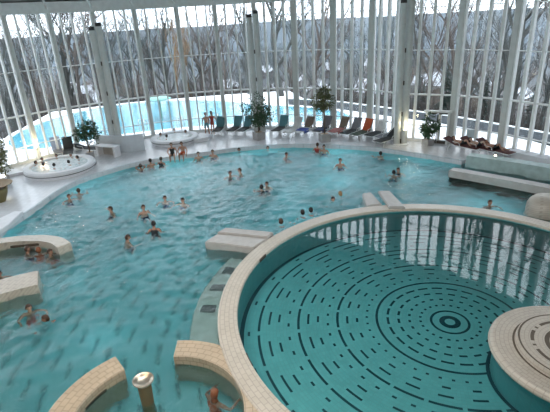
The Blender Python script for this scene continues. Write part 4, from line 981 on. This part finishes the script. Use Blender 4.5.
# large individual trees
BIG = [(-30, 55, 1.35, 3), (-24.5, 62, 1.2, 1), (-36, 50, 1.4, 0), (-27, 66, 1.3, 3), (-19, 66, 1.15, 2), (-9.5, 68, 1.1, 1), (-2.6, 62, 1.15, 0), (1.6, 59, 1.35, 3), (5.2, 57, 1.2, 1), (8.5, 60, 1.0, 4),
       (11.2, 56, .95, 2), (16.3, 50, 1.15, 0), (19.5, 47, 1.1, 1), (21.8, 42.5, 1.35, 3), (24.5, 41, 1.2, 0), (27, 37, 1.35, 3), (30, 36, 1.3, 1), (25, 33, 1.3, 1), (29, 28, 1.3, 3), (-41, 44, 1.3, 1)]
BIG += [(-33, 58, 1.25, 2), (-30, 62, 1.2, 4), (-26.5, 58.5, 1.2, 2), (-23, 66, 1.25, 4), (-20.5, 63, 1.15, 2), (-16.5, 68, 1.2, 4), (-38, 57, 1.3, 4), (-35, 64, 1.3, 2), (-6, 66, 1.1, 4), (14, 55, 1.1, 2), (18, 52, 1.2, 4), (22.5, 45.5, 1.2, 2), (26, 40, 1.25, 4), (3.5, 62, 1.1, 2)]
for x, y, s, v in BIG:
    tree(x, y, s, v, 'tall bare winter tree just beyond the terrace edge', 'tall bare trees at the terrace edge')
for i in range(75):
    a = -44 + 88 * (i + rnd.random()) / 75; d_ = rnd.uniform(66, 118) if a < 6 else rnd.uniform(54, 105)
    x, y = d_ * sin(radians(a)), d_ * cos(radians(a))
    tree(x, y, rnd.uniform(.75, 1.15), rnd.randrange(6), 'bare winter tree in the wood on the slope beyond the terrace', 'bare trees in the wood on the slope')
for i in range(90):
    a = -46 + 92 * rnd.random(); d_ = rnd.uniform(120, 300); x, y = d_ * sin(radians(a)), d_ * cos(radians(a))
    tree(x, y, rnd.uniform(.8, 1.4), rnd.randrange(6), 'small distant bare tree down in the valley', 'distant bare trees in the valley')
OR = plain('golden_twigs', (.17, .10, .045), .9, scale=.6, var=.3)
me = bare_tree_mesh(77, 11, .32, 'golden_tree', 4, .12, 1.15); me.materials.append(OR)
for x, y, s, lab in ((-12.6, 65, 1.12, 'golden-brown bare tree with upright twigs beyond the mushroom fountain, fuller one'), (-10.9, 67.5, .95, 'golden-brown bare tree with upright twigs, slimmer one of the pair'), (-23, 73, .85, 'golden-brown bare tree standing alone beyond the pale screen wall')):
    o = bpy.data.objects.new('golden_tree', me); COL.objects.link(o); o.location = (x, y, tz(x, y)); o.scale = (s, s, s); o.rotation_euler = (0, 0, s * 9); o['label'] = lab; o['category'] = 'tree'
# conifers
CON = leafmat('conifer_needles', (.008, .018, .014), (.02, .035, .026))
def conifer_mesh(seed):
    rn = random.Random(seed); bm = bmesh.new(); tube(bm, [(0, 0, 0), (0, 0, 9)], [.16, .03], 6)
    for k in range(330):
        z = rn.uniform(.8, 9); rr = (9.3 - z) / 9 * 2.1 * rn.uniform(.7, 1.05); a = rn.random() * 6.28; p = Vector((cos(a), sin(a), 0)); t = Vector((-sin(a), cos(a), 0)); w_ = rr * .22
        v = [bm.verts.new(q) for q in (Vector((0, 0, z)), p * rr * .6 + t * w_ + Vector((0, 0, z - rr * .15)), p * rr + Vector((0, 0, z - rr * .35)), p * rr * .6 - t * w_ + Vector((0, 0, z - rr * .15)))]; bm.faces.new(v)
    me = bpy.data.meshes.new('conifer'); bm.to_mesh(me); bm.free(); me.materials.append(CON); return me
cm = [conifer_mesh(1), conifer_mesh(2)]
for i, (x, y, s) in enumerate(((17.0, 44.5, .75), (22.5, 48, .8), (27.5, 44, .8), (30, 52, .9), (-14, 84, .8), (12, 70, .7), (20, 60, .7), (-27.5, 45, .5), (-26.5, 40.5, .42), (-30, 42, .55), (-25.0, 36.5, .36))):
    o = bpy.data.objects.new('conifer', cm[i % 2]); COL.objects.link(o); o.location = (x, y, tz(x, y) - .1); o.scale = (s, s, s); o['label'] = 'dark green conifer among the bare trees on the slope'; o['category'] = 'tree'; o['group'] = 'conifers on the slope'
# twiggy undergrowth, uncountable
bm = bmesh.new()
for i in range(9000):
    a = radians(-46 + 92 * rnd.random()); edge = 63 if a < .1 else max(54 - (math.degrees(a) - 4) * .62, 35.5) + 1.5
    d_ = edge + abs(rnd.gauss(0, 1)) * 26 + .5; x, y = d_ * sin(a), d_ * cos(a); z = tz(x, y) - .1; h = rnd.uniform(1.2, 4.2); w_ = rnd.uniform(.015, .04)
    dx, dy = rnd.gauss(0, .35), rnd.gauss(0, .35)
    tube(bm, [(x, y, z), (x + dx * .4, y + dy * .4, z + h * .5), (x + dx, y + dy, z + h)], [w_, w_ * .7, .006], 3, cap=False)
    for j in range(2):
        t = rnd.uniform(.3, .8); tube(bm, [(x + dx * t, y + dy * t, z + h * t), (x + dx * t + rnd.gauss(0, .5), y + dy * t + rnd.gauss(0, .5), z + h * t + rnd.uniform(.3, .9))], [w_ * .6, .005], 3, cap=False)
me = bpy.data.meshes.new('undergrowth'); bm.to_mesh(me); bm.free(); me.materials.append(plain('undergrowth_twigs', (.055, .047, .043), .95, scale=.5, var=.35)); o = bpy.data.objects.new('undergrowth', me); COL.objects.link(o)
o['label'] = 'dense brown-grey leafless undergrowth covering the slope'; o['category'] = 'undergrowth'; o['kind'] = 'stuff'
# houses in the valley
HW = [plain('house_render_cream', (.14, .12, .10), .8), plain('house_render_white', (.2, .2, .2), .8), plain('house_render_grey', (.07, .07, .08), .8)]
RF = [plain('frosted_roof', (.30, .32, .35), .8), plain('slate_roof', (.05, .05, .055), .8)]
for i in range(34):
    a = -36 + 72 * rnd.random(); d_ = rnd.uniform(130, 330); x, y = d_ * sin(radians(a)), d_ * cos(radians(a)); w_, l_, h_ = rnd.uniform(7, 10), rnd.uniform(8, 14), rnd.uniform(4.5, 6.5)
    e = empty('house', (x, y, tz(x, y) - .8), rnd.random() * 3); e['label'] = 'small distant house down in the wooded valley'; e['category'] = 'house'; e['group'] = 'houses in the valley'
    bm = bmesh.new(); box(bm, (0, 0, h_ / 2), (w_, l_, h_))
    v = [bm.verts.new(q) for q in ((-w_ / 2, -l_ / 2, h_), (w_ / 2, -l_ / 2, h_), (0, -l_ / 2, h_ + w_ * .38), (-w_ / 2, l_ / 2, h_), (w_ / 2, l_ / 2, h_), (0, l_ / 2, h_ + w_ * .38))]; bm.faces.new(v[:3]); bm.faces.new(v[3:][::-1])
    obj('house_walls', bm, HW[i % 3], e)
    bm = bmesh.new()
    for s in (-1, 1):
        v = [bm.verts.new(q) for q in ((s * (w_ / 2 + .4), -l_ / 2 - .4, h_ - .3), (0, -l_ / 2 - .4, h_ + w_ * .38 + .1), (0, l_ / 2 + .4, h_ + w_ * .38 + .1), (s * (w_ / 2 + .4), l_ / 2 + .4, h_ - .3))]; bm.faces.new(v)
    obj('house_roof', bm, RF[0 if i % 3 else 1], e)
    bm = bmesh.new()
    for zz in (1.6, 3.9):
        for yy in (-l_ * .28, 0, l_ * .28):
            for s in (-1, 1): box(bm, (s * w_ / 2, yy, zz), (.1, 1.1, 1.2))
    obj('house_windows', bm, 'slot', e)
